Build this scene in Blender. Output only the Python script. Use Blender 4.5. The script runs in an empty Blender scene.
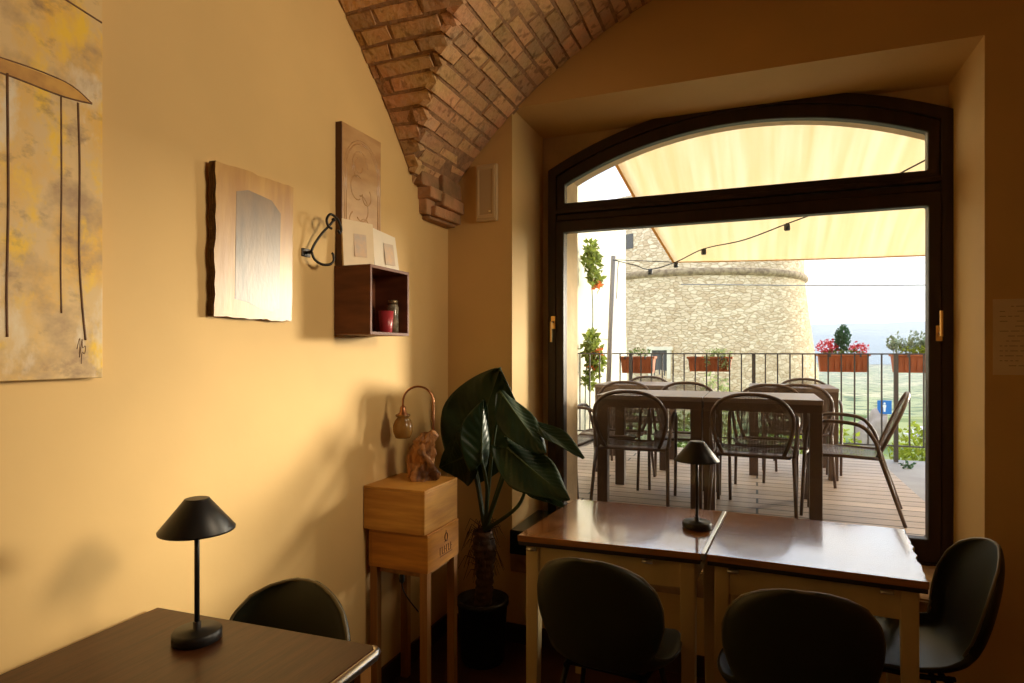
import bpy, bmesh, math, random
from mathutils import Vector, Matrix, noise
PI = math.pi
R = math.radians
SC = bpy.context.scene
COL = SC.collection
rnd = random.Random(7)

# ------------------------------------------------------------------ camera
EYE = 1.47
cam_d = bpy.data.cameras.new('camera')
cam_d.sensor_width = 36
cam_d.lens = 36 * 619 / 1024
cam_d.shift_y = 9.5 / 1024
cam_d.clip_end = 6000
cam_d.clip_start = 0.02
cam = bpy.data.objects.new('camera', cam_d)
COL.objects.link(cam)
cam.location = (0, 0, EYE)
cam.rotation_euler = (R(90), 0, R(21.6))
SC.camera = cam
SC.view_settings.view_transform = 'Standard'
SC.view_settings.look = 'None'
SC.view_settings.exposure = 0.12
SC.view_settings.gamma = 1.0
SC.view_settings.use_curve_mapping = False
SC.cycles.use_denoising = True
SC.cycles.max_bounces = 10
SC.cycles.diffuse_bounces = 6
SC.cycles.glossy_bounces = 4
SC.cycles.transparent_max_bounces = 16
SC.cycles.sample_clamp_indirect = 6

# ------------------------------------------------------------------ sky
W = bpy.data.worlds.new('sky')
SC.world = W
W.use_nodes = True
wn = W.node_tree.nodes; wl = W.node_tree.links
wn.clear()
SKY_STRENGTH = 3.0
FILL_SPOT_W = 180  # power of the added fill spot on the left wall
_tc = wn.new('ShaderNodeTexCoord')
_sep = wn.new('ShaderNodeSeparateXYZ'); wl.new(_tc.outputs['Generated'], _sep.inputs[0])
_gr = wn.new('ShaderNodeValToRGB'); wl.new(_sep.outputs['Z'], _gr.inputs[0])
_gr.color_ramp.elements[0].position = 0.0
_gr.color_ramp.elements[0].color = (0.52, 0.62, 0.76, 1)
_gr.color_ramp.elements[1].position = 0.6
_gr.color_ramp.elements[1].color = (0.36, 0.58, 0.98, 1)
_mp = wn.new('ShaderNodeMapping'); wl.new(_tc.outputs['Generated'], _mp.inputs[0])
_mp.inputs['Scale'].default_value = (1.6, 1.6, 7.0)
_nz = wn.new('ShaderNodeTexNoise'); wl.new(_mp.outputs[0], _nz.inputs['Vector'])
_nz.inputs['Scale'].default_value = 2.2
_nz.inputs['Detail'].default_value = 6
_cr = wn.new('ShaderNodeValToRGB'); wl.new(_nz.outputs[0], _cr.inputs[0])
_cr.color_ramp.elements[0].position = 0.34
_cr.color_ramp.elements[1].position = 0.58
_mx = wn.new('ShaderNodeMixRGB'); wl.new(_cr.outputs[0], _mx.inputs[0])
wl.new(_gr.outputs[0], _mx.inputs[1]); _mx.inputs[2].default_value = (0.72, 0.71, 0.68, 1)
_bg = wn.new('ShaderNodeBackground'); wl.new(_mx.outputs[0], _bg.inputs[0])
_bg.inputs[1].default_value = SKY_STRENGTH
_wo = wn.new('ShaderNodeOutputWorld'); wl.new(_bg.outputs[0], _wo.inputs[0])

# ------------------------------------------------------------------ sun (low, hazy, from the right beyond the terrace)
sun_d = bpy.data.lights.new('sun', 'SUN')
sun_d.energy = 6.2
sun_d.angle = R(11)
sun_d.color = (1.0, 0.88, 0.68)
sun = bpy.data.objects.new('sun', sun_d)
COL.objects.link(sun)
SUN_AZ, SUN_EL = 40, 6.5          # degrees from +Y towards +X, elevation
_v = Vector((math.sin(R(SUN_AZ)) * math.cos(R(SUN_EL)), math.cos(R(SUN_AZ)) * math.cos(R(SUN_EL)), math.sin(R(SUN_EL))))
sun.rotation_euler = _v.to_track_quat('Z', 'Y').to_euler()
sun.location = (6, 8, 5)


# ------------------------------------------------------------------ materials
MATS = {}


def mat(name, color, rough=0.6, metal=0.0, vary=0.0, scale=8.0, color2=None, stretch=None, bump=0.0,
        bscale=None, coat=0.0, spec=0.5, island=0.0, trans=0.0, detail=5, thresh=(0.35, 0.65)):
    """Principled material; colour noise between color and color2, optional bump."""
    m = bpy.data.materials.new(name); m.use_nodes = True
    n = m.node_tree.nodes; l = m.node_tree.links
    b = n['Principled BSDF']; out = n['Material Output']
    b.inputs['Roughness'].default_value = rough
    b.inputs['Metallic'].default_value = metal
    b.inputs['Coat Weight'].default_value = coat
    b.inputs['Coat Roughness'].default_value = 0.12
    b.inputs['Specular IOR Level'].default_value = spec
    tc = n.new('ShaderNodeTexCoord'); mp = n.new('ShaderNodeMapping')
    l.new(tc.outputs['Object'], mp.inputs[0])
    if stretch: mp.inputs['Scale'].default_value = stretch
    c2 = color2 if color2 else tuple(max(0, c * (1 - vary)) for c in color)
    nz = n.new('ShaderNodeTexNoise'); l.new(mp.outputs[0], nz.inputs['Vector'])
    nz.inputs['Scale'].default_value = scale; nz.inputs['Detail'].default_value = detail
    rp = n.new('ShaderNodeValToRGB'); l.new(nz.outputs[0], rp.inputs[0])
    rp.color_ramp.elements[0].position = thresh[0]; rp.color_ramp.elements[1].position = thresh[1]
    rp.color_ramp.elements[0].color = (*color, 1); rp.color_ramp.elements[1].color = (*c2, 1)
    src = rp.outputs[0]
    if island:
        g = n.new('ShaderNodeNewGeometry')
        hs = n.new('ShaderNodeHueSaturation')
        mr = n.new('ShaderNodeMapRange'); l.new(g.outputs['Random Per Island'], mr.inputs[0])
        mr.inputs[3].default_value = 1 - island; mr.inputs[4].default_value = 1 + island * 0.7
        l.new(mr.outputs[0], hs.inputs['Value']); l.new(src, hs.inputs['Color'])
        src = hs.outputs[0]
    l.new(src, b.inputs['Base Color'])
    if bump:
        nb = n.new('ShaderNodeTexNoise'); l.new(mp.outputs[0], nb.inputs['Vector'])
        nb.inputs['Scale'].default_value = bscale or scale * 3; nb.inputs['Detail'].default_value = 6
        bp = n.new('ShaderNodeBump'); l.new(nb.outputs[0], bp.inputs['Height'])
        bp.inputs['Strength'].default_value = bump; bp.inputs['Distance'].default_value = 0.01
        l.new(bp.outputs[0], b.inputs['Normal'])
    if trans:
        t = n.new('ShaderNodeBsdfTranslucent'); l.new(src, t.inputs[0])
        ms = n.new('ShaderNodeMixShader'); ms.inputs[0].default_value = trans
        l.new(b.outputs[0], ms.inputs[1]); l.new(t.outputs[0], ms.inputs[2]); l.new(ms.outputs[0], out.inputs[0])
    MATS[name] = m
    return m


mat('wall_paint', (0.72, 0.485, 0.190), 0.72, vary=0.07, scale=2.5, bump=0.10, bscale=14)
mat('trim_paint', (0.80, 0.60, 0.29), 0.6, vary=0.05)
mat('floor_tile', (0.085, 0.034, 0.016), 0.35, vary=0.4, scale=6, bump=0.05)
mat('baseboard_wood', (0.045, 0.020, 0.012), 0.5, vary=0.3)
mat('mortar', (0.40, 0.225, 0.11), 0.95, vary=0.3, scale=30, bump=0.8, bscale=60)
mat('corbel_brick', (0.48, 0.25, 0.12), 0.95, color2=(0.30, 0.18, 0.08), scale=9, bump=1.0, bscale=30, island=0.25)


def mat_brick():
    """Old hand made brick: a tone per brick, grey lime smears and pits."""
    mat('brick', (0.66, 0.33, 0.165), 0.92, color2=(0.58, 0.37, 0.15), scale=4, bump=1.0, bscale=38, island=0.26, detail=8)
    m = MATS['brick']; n = m.node_tree.nodes; l = m.node_tree.links; b = n['Principled BSDF']
    src = b.inputs['Base Color'].links[0].from_socket
    tc = n.new('ShaderNodeTexCoord')
    z = n.new('ShaderNodeTexNoise'); l.new(tc.outputs['Object'], z.inputs['Vector']); z.inputs['Scale'].default_value = 2.6; z.inputs['Detail'].default_value = 9; z.inputs['Roughness'].default_value = .65
    r = n.new('ShaderNodeValToRGB'); l.new(z.outputs[0], r.inputs[0]); r.color_ramp.elements[0].position = .52; r.color_ramp.elements[1].position = .68; r.color_ramp.elements[1].color = (.7, .7, .7, 1)
    x = n.new('ShaderNodeMixRGB'); l.new(r.outputs[0], x.inputs[0]); l.new(src, x.inputs[1]); x.inputs[2].default_value = (.46, .34, .20, 1)
    w_ = n.new('ShaderNodeTexNoise'); l.new(tc.outputs['Object'], w_.inputs['Vector']); w_.inputs['Scale'].default_value = 26; w_.inputs['Detail'].default_value = 6
    q = n.new('ShaderNodeValToRGB'); l.new(w_.outputs[0], q.inputs[0]); q.color_ramp.elements[0].position = .34; q.color_ramp.elements[1].position = .46
    q.color_ramp.elements[0].color = (.45, .40, .36, 1)
    y = n.new('ShaderNodeMixRGB'); y.blend_type = 'MULTIPLY'; y.inputs[0].default_value = .7; l.new(x.outputs[0], y.inputs[1]); l.new(q.outputs[0], y.inputs[2])
    l.new(y.outputs[0], b.inputs['Base Color'])


mat_brick()
mat('frame_wood', (0.032, 0.015, 0.010), 0.45, vary=0.4, scale=4, stretch=(6, 6, 1), bump=0.1)
mat('brass', (0.75, 0.48, 0.18), 0.3, metal=1.0)
mat('sill_stone', (0.55, 0.38, 0.20), 0.85, color2=(0.30, 0.17, 0.09), scale=9, bump=1.0, bscale=18)
mat('dark_slab', (0.020, 0.030, 0.024), 0.18, vary=0.3)
mat('walnut_top', (0.095, 0.033, 0.011), 0.36, color2=(0.055, 0.019, 0.0065), scale=5, stretch=(14, 1.2, 14), bump=0.06, coat=0.12, spec=0.3)
mat('walnut_top_wide', (0.42, 0.175, 0.045), 0.20, color2=(0.24, 0.092, 0.026), scale=3.5, stretch=(1.2, 14, 14), bump=0.05, coat=1.0, spec=0.8)
mat('edge_dark', (0.022, 0.012, 0.008), 0.5, vary=0.3)
mat('cream_wood', (0.60, 0.45, 0.21), 0.5, vary=0.12, scale=3, stretch=(4, 4, 1))
mat('aluminium', (0.80, 0.78, 0.74), 0.28, metal=1.0)
mat('lamp_black', (0.010, 0.010, 0.010), 0.42, metal=0.0)
mat('chair_green', (0.026, 0.030, 0.017), 0.42, vary=0.25, scale=3)
mat('chair_piping', (0.16, 0.13, 0.07), 0.4)
mat('chair_leg', (0.012, 0.012, 0.012), 0.4, metal=0.6)
mat('pine', (0.74, 0.40, 0.085), 0.5, color2=(0.52, 0.24, 0.045), scale=2.6, stretch=(1.5, 1.5, 14), bump=0.08)
mat('pine_old', (0.66, 0.29, 0.032), 0.5, color2=(0.42, 0.16, 0.018), scale=2.6, stretch=(1.5, 1.5, 12), bump=0.08)
mat('pine_leg', (0.40, 0.19, 0.045), 0.55, color2=(0.30, 0.13, 0.03), scale=3, stretch=(12, 12, 1))
mat('stamp_ink', (0.14, 0.055, 0.018), 0.8)
mat('driftwood', (0.46, 0.22, 0.08), 0.55, color2=(0.09, 0.035, 0.015), scale=16, stretch=(1.5, 1.5, 0.6), bump=1.0, bscale=30, thresh=(.42, .60))
mat('copper', (0.42, 0.20, 0.10), 0.35, metal=1.0)
mat('amber_glass', (0.52, 0.28, 0.07), 0.22, vary=0.3, scale=20, coat=0.6, trans=0.45)
mat('black_cable', (0.01, 0.01, 0.01), 0.5)
mat('pot_black', (0.014, 0.014, 0.015), 0.45)
mat('soil', (0.035, 0.022, 0.014), 0.95, bump=1.0, bscale=60)
mat('palm_trunk', (0.15, 0.085, 0.045), 0.9, color2=(0.05, 0.028, 0.016), scale=22, bump=1.0, bscale=40)
mat('leaf_green', (0.030, 0.062, 0.026), 0.40, color2=(0.012, 0.030, 0.013), scale=6, trans=0.10, spec=0.32)
mat('stem_green', (0.05, 0.085, 0.03), 0.5)
mat('shelf_wood', (0.20, 0.065, 0.022), 0.6, color2=(0.12, 0.035, 0.012), scale=3, stretch=(2, 2, 9))
mat('card_cream', (0.80, 0.62, 0.36), 0.42, vary=0.1)
mat('card_pale', (0.82, 0.72, 0.55), 0.35, vary=0.1)
mat('card_print', (0.72, 0.50, 0.30), 0.5, color2=(0.56, 0.46, 0.36), scale=30)
mat('card_dark', (0.05, 0.025, 0.015), 0.5)
mat('icon_wood', (0.46, 0.25, 0.10), 0.30, color2=(0.60, 0.36, 0.16), scale=6, stretch=(1, 1, 3), coat=0.7)
mat('icon_side', (0.11, 0.045, 0.02), 0.6)
mat('icon_relief', (0.46, 0.25, 0.10), 0.26, color2=(0.58, 0.35, 0.16), scale=20, coat=0.7)
mat('plank_wood', (0.60, 0.34, 0.08), 0.42, color2=(0.46, 0.23, 0.045), scale=4, stretch=(1, 6, 1), coat=0.4, bump=0.08)
mat('plank_bark', (0.15, 0.07, 0.03), 0.8, vary=0.4, scale=30, bump=0.8)
mat('wash_grey', (0.30, 0.19, 0.09), 0.40, color2=(0.17, 0.12, 0.07), scale=7, stretch=(1, 3, 1), coat=0.4, bump=0.1, bscale=30)
mat('iron', (0.030, 0.026, 0.022), 0.38, metal=0.8)
mat('mug_red', (0.38, 0.035, 0.045), 0.35)
mat('jar_glass', (0.42, 0.38, 0.27), 0.2, color2=(0.10, 0.08, 0.05), scale=35, coat=0.6)
mat('jar_lid', (0.30, 0.24, 0.14), 0.4, metal=0.7)
mat('panel_plastic', (0.62, 0.46, 0.24), 0.5)
mat('panel_inner', (0.50, 0.36, 0.19), 0.35)
mat('indicator', (0.95, 0.80, 0.35), 0.3)
mat('paper', (0.80, 0.66, 0.44), 0.8, vary=0.05)
mat('paper_ink', (0.42, 0.30, 0.18), 0.8)
mat('brown_metal', (0.115, 0.072, 0.052), 0.42, metal=0.0, vary=0.15)
mat('taupe_top', (0.24, 0.185, 0.155), 0.36, vary=0.12, scale=3, stretch=(1, 8, 1))
mat('rail_black', (0.075, 0.068, 0.068), 0.55)
mat('post_grey', (0.26, 0.24, 0.22), 0.5)
mat('terracotta', (0.50, 0.155, 0.062), 0.75, vary=0.2)
mat('plaster_out', (0.80, 0.73, 0.56), 0.9, vary=0.12, scale=3, bump=0.4, bscale=10)
mat('stone_jamb', (0.72, 0.55, 0.33), 0.85, vary=0.2, scale=6, bump=0.5)
mat('paving_grey', (0.36, 0.35, 0.36), 0.6, vary=0.15, scale=5)
mat('flower_red', (0.62, 0.055, 0.07), 0.6, island=0.3, trans=0.4)
mat('flower_orange', (0.85, 0.20, 0.04), 0.6, island=0.25, trans=0.35)
mat('leaf_conifer', (0.055, 0.14, 0.065), 0.7, island=0.3, trans=0.25)
mat('leaf_bright', (0.34, 0.42, 0.045), 0.6, island=0.4, trans=0.35)
mat('leaf_mid', (0.15, 0.24, 0.045), 0.6, island=0.4, trans=0.35)
mat('leaf_pale', (0.40, 0.46, 0.20), 0.6, island=0.35, trans=0.35)
mat('leaf_lavender', (0.30, 0.37, 0.24), 0.7, island=0.4, trans=0.3)
mat('vine_leaf', (0.24, 0.30, 0.05), 0.6, island=0.45, trans=0.4)
mat('asphalt', (0.42, 0.40, 0.37), 0.9, vary=0.15)
mat('hill_haze_blue', (0.26, 0.34, 0.40), 1.0, vary=0.15, scale=0.01)  # distance haze put into the hills' base colour as blue
mat('sign_blue', (0.015, 0.16, 0.50), 0.4)
mat('sign_white', (0.85, 0.85, 0.85), 0.5)
mat('car_paint', (0.42, 0.38, 0.46), 0.3, coat=0.6)
mat('car_glass', (0.05, 0.06, 0.08), 0.1)
mat('tyre', (0.02, 0.02, 0.02), 0.8)
mat('rock_pale', (0.45, 0.38, 0.34), 0.9, color2=(0.28, 0.22, 0.18), scale=3, bump=0.8)
mat('old_window', (0.10, 0.09, 0.08), 0.5)
mat('fill_lamp_metal', (0.05, 0.04, 0.03), 0.4)
mat('ledge_stone', (0.42, 0.32, 0.19), 0.9, color2=(0.20, 0.14, 0.085), scale=6, bump=0.8)


def mat_glass():
    m = bpy.data.materials.new('window_glass'); m.use_nodes = True
    n = m.node_tree.nodes; l = m.node_tree.links; n.clear()
    o = n.new('ShaderNodeOutputMaterial'); t = n.new('ShaderNodeBsdfTransparent'); g = n.new('ShaderNodeBsdfGlossy')
    t.inputs[0].default_value = (0.97, 0.97, 0.96, 1); g.inputs['Roughness'].default_value = 0.0
    f = n.new('ShaderNodeFresnel'); f.inputs[0].default_value = 1.45
    ge = n.new('ShaderNodeNewGeometry'); su = n.new('ShaderNodeMath'); su.operation = 'SUBTRACT'; su.inputs[0].default_value = 1.0
    l.new(ge.outputs['Backfacing'], su.inputs[1]); mu = n.new('ShaderNodeMath'); mu.operation = 'MULTIPLY'
    l.new(su.outputs[0], mu.inputs[0]); l.new(f.outputs[0], mu.inputs[1])
    x = n.new('ShaderNodeMixShader'); l.new(mu.outputs[0], x.inputs[0]); l.new(t.outputs[0], x.inputs[1]); l.new(g.outputs[0], x.inputs[2])
    l.new(x.outputs[0], o.inputs[0]); MATS['window_glass'] = m


mat_glass()


def mat_sail():
    m = bpy.data.materials.new('sail_cloth'); m.use_nodes = True
    n = m.node_tree.nodes; l = m.node_tree.links; n.clear()
    o = n.new('ShaderNodeOutputMaterial')
    tc = n.new('ShaderNodeTexCoord'); mp = n.new('ShaderNodeMapping'); l.new(tc.outputs['Object'], mp.inputs[0])
    mp.inputs['Scale'].default_value = (16, 0.7, 1); mp.inputs['Rotation'].default_value = (0, 0, R(8))
    nz = n.new('ShaderNodeTexNoise'); l.new(mp.outputs[0], nz.inputs['Vector']); nz.inputs['Scale'].default_value = 1.0
    rp = n.new('ShaderNodeValToRGB'); l.new(nz.outputs[0], rp.inputs[0])
    rp.color_ramp.elements[0].position = 0.3; rp.color_ramp.elements[1].position = 0.7
    rp.color_ramp.elements[0].color = (0.90, 0.75, 0.50, 1); rp.color_ramp.elements[1].color = (0.94, 0.84, 0.64, 1)
    t = n.new('ShaderNodeBsdfTranslucent'); d = n.new('ShaderNodeBsdfDiffuse')
    l.new(rp.outputs[0], t.inputs[0]); l.new(rp.outputs[0], d.inputs[0])
    x = n.new('ShaderNodeMixShader'); x.inputs[0].default_value = 0.28
    l.new(t.outputs[0], x.inputs[1]); l.new(d.outputs[0], x.inputs[2]); l.new(x.outputs[0], o.inputs[0])
    MATS['sail_cloth'] = m


mat_sail()


def mat_stone():
    """Coursed rubble: stretched voronoi cells, dark joints, coloured per stone."""
    m = bpy.data.materials.new('tower_stone'); m.use_nodes = True
    n = m.node_tree.nodes; l = m.node_tree.links
    b = n['Principled BSDF']; b.inputs['Roughness'].default_value = 0.95; b.inputs['Specular IOR Level'].default_value = 0.1
    tc = n.new('ShaderNodeTexCoord')
    nz = n.new('ShaderNodeTexNoise'); l.new(tc.outputs['Object'], nz.inputs['Vector']); nz.inputs['Scale'].default_value = 1.5
    ad = n.new('ShaderNodeVectorMath'); ad.operation = 'MULTIPLY_ADD'
    l.new(nz.outputs['Color'], ad.inputs[0]); ad.inputs[1].default_value = (0.25, 0.25, 0.25); l.new(tc.outputs['Object'], ad.inputs[2])
    mp = n.new('ShaderNodeMapping'); l.new(ad.outputs[0], mp.inputs[0]); mp.inputs['Scale'].default_value = (4.0, 4.0, 9.0)
    v = n.new('ShaderNodeTexVoronoi'); l.new(mp.outputs[0], v.inputs['Vector']); v.feature = 'F1'; v.inputs['Scale'].default_value = 1.0
    e = n.new('ShaderNodeTexVoronoi'); l.new(mp.outputs[0], e.inputs['Vector']); e.feature = 'DISTANCE_TO_EDGE'; e.inputs['Scale'].default_value = 1.0
    r1 = n.new('ShaderNodeValToRGB'); l.new(v.outputs['Color'], r1.inputs[0])
    r1.color_ramp.elements[0].color = (0.60, 0.45, 0.28, 1); r1.color_ramp.elements[1].color = (0.80, 0.66, 0.45, 1)
    r1.color_ramp.elements[0].position = 0.2; r1.color_ramp.elements[1].position = 0.8
    r2 = n.new('ShaderNodeValToRGB'); l.new(e.outputs['Distance'], r2.inputs[0])
    r2.color_ramp.elements[0].position = 0.01; r2.color_ramp.elements[1].position = 0.09
    r2.color_ramp.elements[0].color = (0.62, 0.52, 0.38, 1); r2.color_ramp.elements[1].color = (1, 1, 1, 1)
    mx = n.new('ShaderNodeMixRGB'); mx.blend_type = 'MULTIPLY'; mx.inputs[0].default_value = 0.55
    l.new(r1.outputs[0], mx.inputs[1]); l.new(r2.outputs[0], mx.inputs[2]); l.new(mx.outputs[0], b.inputs['Base Color'])
    bp = n.new('ShaderNodeBump'); bp.inputs['Strength'].default_value = 0.7; bp.inputs['Distance'].default_value = 0.08
    l.new(r2.outputs[0], bp.inputs['Height']); l.new(bp.outputs[0], b.inputs['Normal'])
    MATS['tower_stone'] = m


mat_stone()


def mat_deck():
    m = bpy.data.materials.new('deck_planks'); m.use_nodes = True
    n = m.node_tree.nodes; l = m.node_tree.links
    b = n['Principled BSDF']; b.inputs['Roughness'].default_value = 0.5
    tc = n.new('ShaderNodeTexCoord')
    br = n.new('ShaderNodeTexBrick'); l.new(tc.outputs['Object'], br.inputs['Vector'])
    br.inputs['Scale'].default_value = 1.0; br.inputs['Brick Width'].default_value = 2.1; br.inputs['Row Height'].default_value = 0.135
    br.inputs['Mortar Size'].default_value = 0.008; br.inputs['Mortar Smooth'].default_value = 0.2
    br.inputs['Color1'].default_value = (0.54, 0.42, 0.33, 1); br.inputs['Color2'].default_value = (0.40, 0.31, 0.245, 1)
    br.inputs['Mortar'].default_value = (0.05, 0.04, 0.03, 1)
    mp = n.new('ShaderNodeMapping'); l.new(tc.outputs['Object'], mp.inputs[0]); mp.inputs['Scale'].default_value = (2, 25, 1)
    nz = n.new('ShaderNodeTexNoise'); l.new(mp.outputs[0], nz.inputs['Vector']); nz.inputs['Scale'].default_value = 2
    mx = n.new('ShaderNodeMixRGB'); mx.blend_type = 'OVERLAY'; mx.inputs[0].default_value = 0.5
    l.new(br.outputs['Color'], mx.inputs[1]); l.new(nz.outputs[0], mx.inputs[2]); l.new(mx.outputs[0], b.inputs['Base Color'])
    bp = n.new('ShaderNodeBump'); bp.inputs['Strength'].default_value = 0.4; bp.inputs['Distance'].default_value = 0.01; bp.invert = True
    l.new(br.outputs['Fac'], bp.inputs['Height']); l.new(bp.outputs[0], b.inputs['Normal'])
    MATS['deck_planks'] = m


mat_deck()


def mat_canvas():
    """Abstract painting ground: blotches of ochre, yellow and grey brown."""
    m = bpy.data.materials.new('painted_canvas'); m.use_nodes = True
    n = m.node_tree.nodes; l = m.node_tree.links
    b = n['Principled BSDF']; b.inputs['Roughness'].default_value = 0.55
    tc = n.new('ShaderNodeTexCoord')

    def blot(scale, st, lo, hi, off):
        mp = n.new('ShaderNodeMapping'); l.new(tc.outputs['Object'], mp.inputs[0]); mp.inputs['Scale'].default_value = st
        mp.inputs['Location'].default_value = off
        z = n.new('ShaderNodeTexNoise'); l.new(mp.outputs[0], z.inputs['Vector']); z.inputs['Scale'].default_value = scale
        z.inputs['Detail'].default_value = 6; z.inputs['Roughness'].default_value = 0.6
        r = n.new('ShaderNodeValToRGB'); l.new(z.outputs[0], r.inputs[0])
        r.color_ramp.elements[0].position = lo; r.color_ramp.elements[1].position = hi
        return r.outputs[0]
    cur = None
    base = (0.74, 0.52, 0.22, 1)
    for k, (sc, st, lo, hi, off, c) in enumerate([
            (5, (1, 1.5, 1), .46, .66, (3, 0, 1), (0.82, 0.48, 0.06, 1)),
            (7, (1, 1, 1.2), .50, .70, (8, 4, 2), (0.42, 0.27, 0.13, 1)),
            (8, (1, 1.4, 1), .53, .66, (1, 9, 5), (0.90, 0.58, 0.03, 1)),
            (10, (1, 1, .5), .57, .70, (6, 2, 7), (0.80, 0.68, 0.47, 1)),
            (13, (1, 1, 1.5), .56, .74, (5, 5, 1), (0.30, 0.18, 0.085, 1))]):
        f = blot(sc, st, lo, hi, off)
        x = n.new('ShaderNodeMixRGB'); l.new(f, x.inputs[0])
        if cur is None: x.inputs[1].default_value = base
        else: l.new(cur, x.inputs[1])
        x.inputs[2].default_value = c; cur = x.outputs[0]
    l.new(cur, b.inputs['Base Color'])
    MATS['painted_canvas'] = m


mat_canvas()
mat('stroke_brown', (0.20, 0.09, 0.03), 0.6, vary=0.4, scale=40)
mat('stroke_ochre', (0.66, 0.36, 0.06), 0.6, color2=(0.46, 0.22, 0.04), scale=20)
mat('canvas_edge', (0.70, 0.52, 0.26), 0.8)


def mat_mesh(name, ax):
    """Perforated sheet metal: small round holes in a square grid."""
    m = bpy.data.materials.new(name); m.use_nodes = True
    n = m.node_tree.nodes; l = m.node_tree.links
    b = n['Principled BSDF']; b.inputs['Base Color'].default_value = (0.15, 0.105, 0.08, 1); b.inputs['Roughness'].default_value = 0.45
    o = n['Material Output']
    tc = n.new('ShaderNodeTexCoord'); se = n.new('ShaderNodeSeparateXYZ'); co = n.new('ShaderNodeCombineXYZ')
    l.new(tc.outputs['Object'], se.inputs[0]); l.new(se.outputs['X'], co.inputs[0]); l.new(se.outputs[ax], co.inputs[1])
    v = n.new('ShaderNodeTexVoronoi'); v.voronoi_dimensions = '2D'; l.new(co.outputs[0], v.inputs['Vector']); v.inputs['Scale'].default_value = 120
    v.inputs['Randomness'].default_value = 0.0
    r = n.new('ShaderNodeMath'); r.operation = 'GREATER_THAN'; l.new(v.outputs['Distance'], r.inputs[0]); r.inputs[1].default_value = 0.36
    t = n.new('ShaderNodeBsdfTransparent'); x = n.new('ShaderNodeMixShader')
    l.new(r.outputs[0], x.inputs[0]); l.new(t.outputs[0], x.inputs[1]); l.new(b.outputs[0], x.inputs[2]); l.new(x.outputs[0], o.inputs[0])
    MATS[name] = m


mat_mesh('perforated_back', 'Z'); mat_mesh('perforated_seat', 'Y')


def mat_land():
    m = bpy.data.materials.new('valley_land'); m.use_nodes = True
    n = m.node_tree.nodes; l = m.node_tree.links
    b = n['Principled BSDF']; b.inputs['Roughness'].default_value = 1.0; b.inputs['Specular IOR Level'].default_value = 0
    tc = n.new('ShaderNodeTexCoord'); g = n.new('ShaderNodeMapping'); l.new(tc.outputs['Object'], g.inputs[0])
    v = n.new('ShaderNodeTexVoronoi'); l.new(g.outputs[0], v.inputs['Vector']); v.inputs['Scale'].default_value = 0.03
    r = n.new('ShaderNodeValToRGB'); l.new(v.outputs['Color'], r.inputs[0])
    r.color_ramp.elements[0].color = (0.27, 0.31, 0.14, 1); r.color_ramp.elements[1].color = (0.62, 0.53, 0.33, 1)
    e = r.color_ramp.elements.new(0.55); e.color = (0.42, 0.42, 0.22, 1)
    z = n.new('ShaderNodeTexNoise'); l.new(g.outputs[0], z.inputs['Vector']); z.inputs['Scale'].default_value = 0.12; z.inputs['Detail'].default_value = 6
    q = n.new('ShaderNodeValToRGB'); l.new(z.outputs[0], q.inputs[0]); q.color_ramp.elements[0].position = 0.5; q.color_ramp.elements[1].position = 0.6
    x = n.new('ShaderNodeMixRGB'); l.new(q.outputs[0], x.inputs[0]); l.new(r.outputs[0], x.inputs[1]); x.inputs[2].default_value = (0.11, 0.16, 0.07, 1)
    l.new(x.outputs[0], b.inputs['Base Color']); MATS['valley_land'] = m


mat_land()


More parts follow.
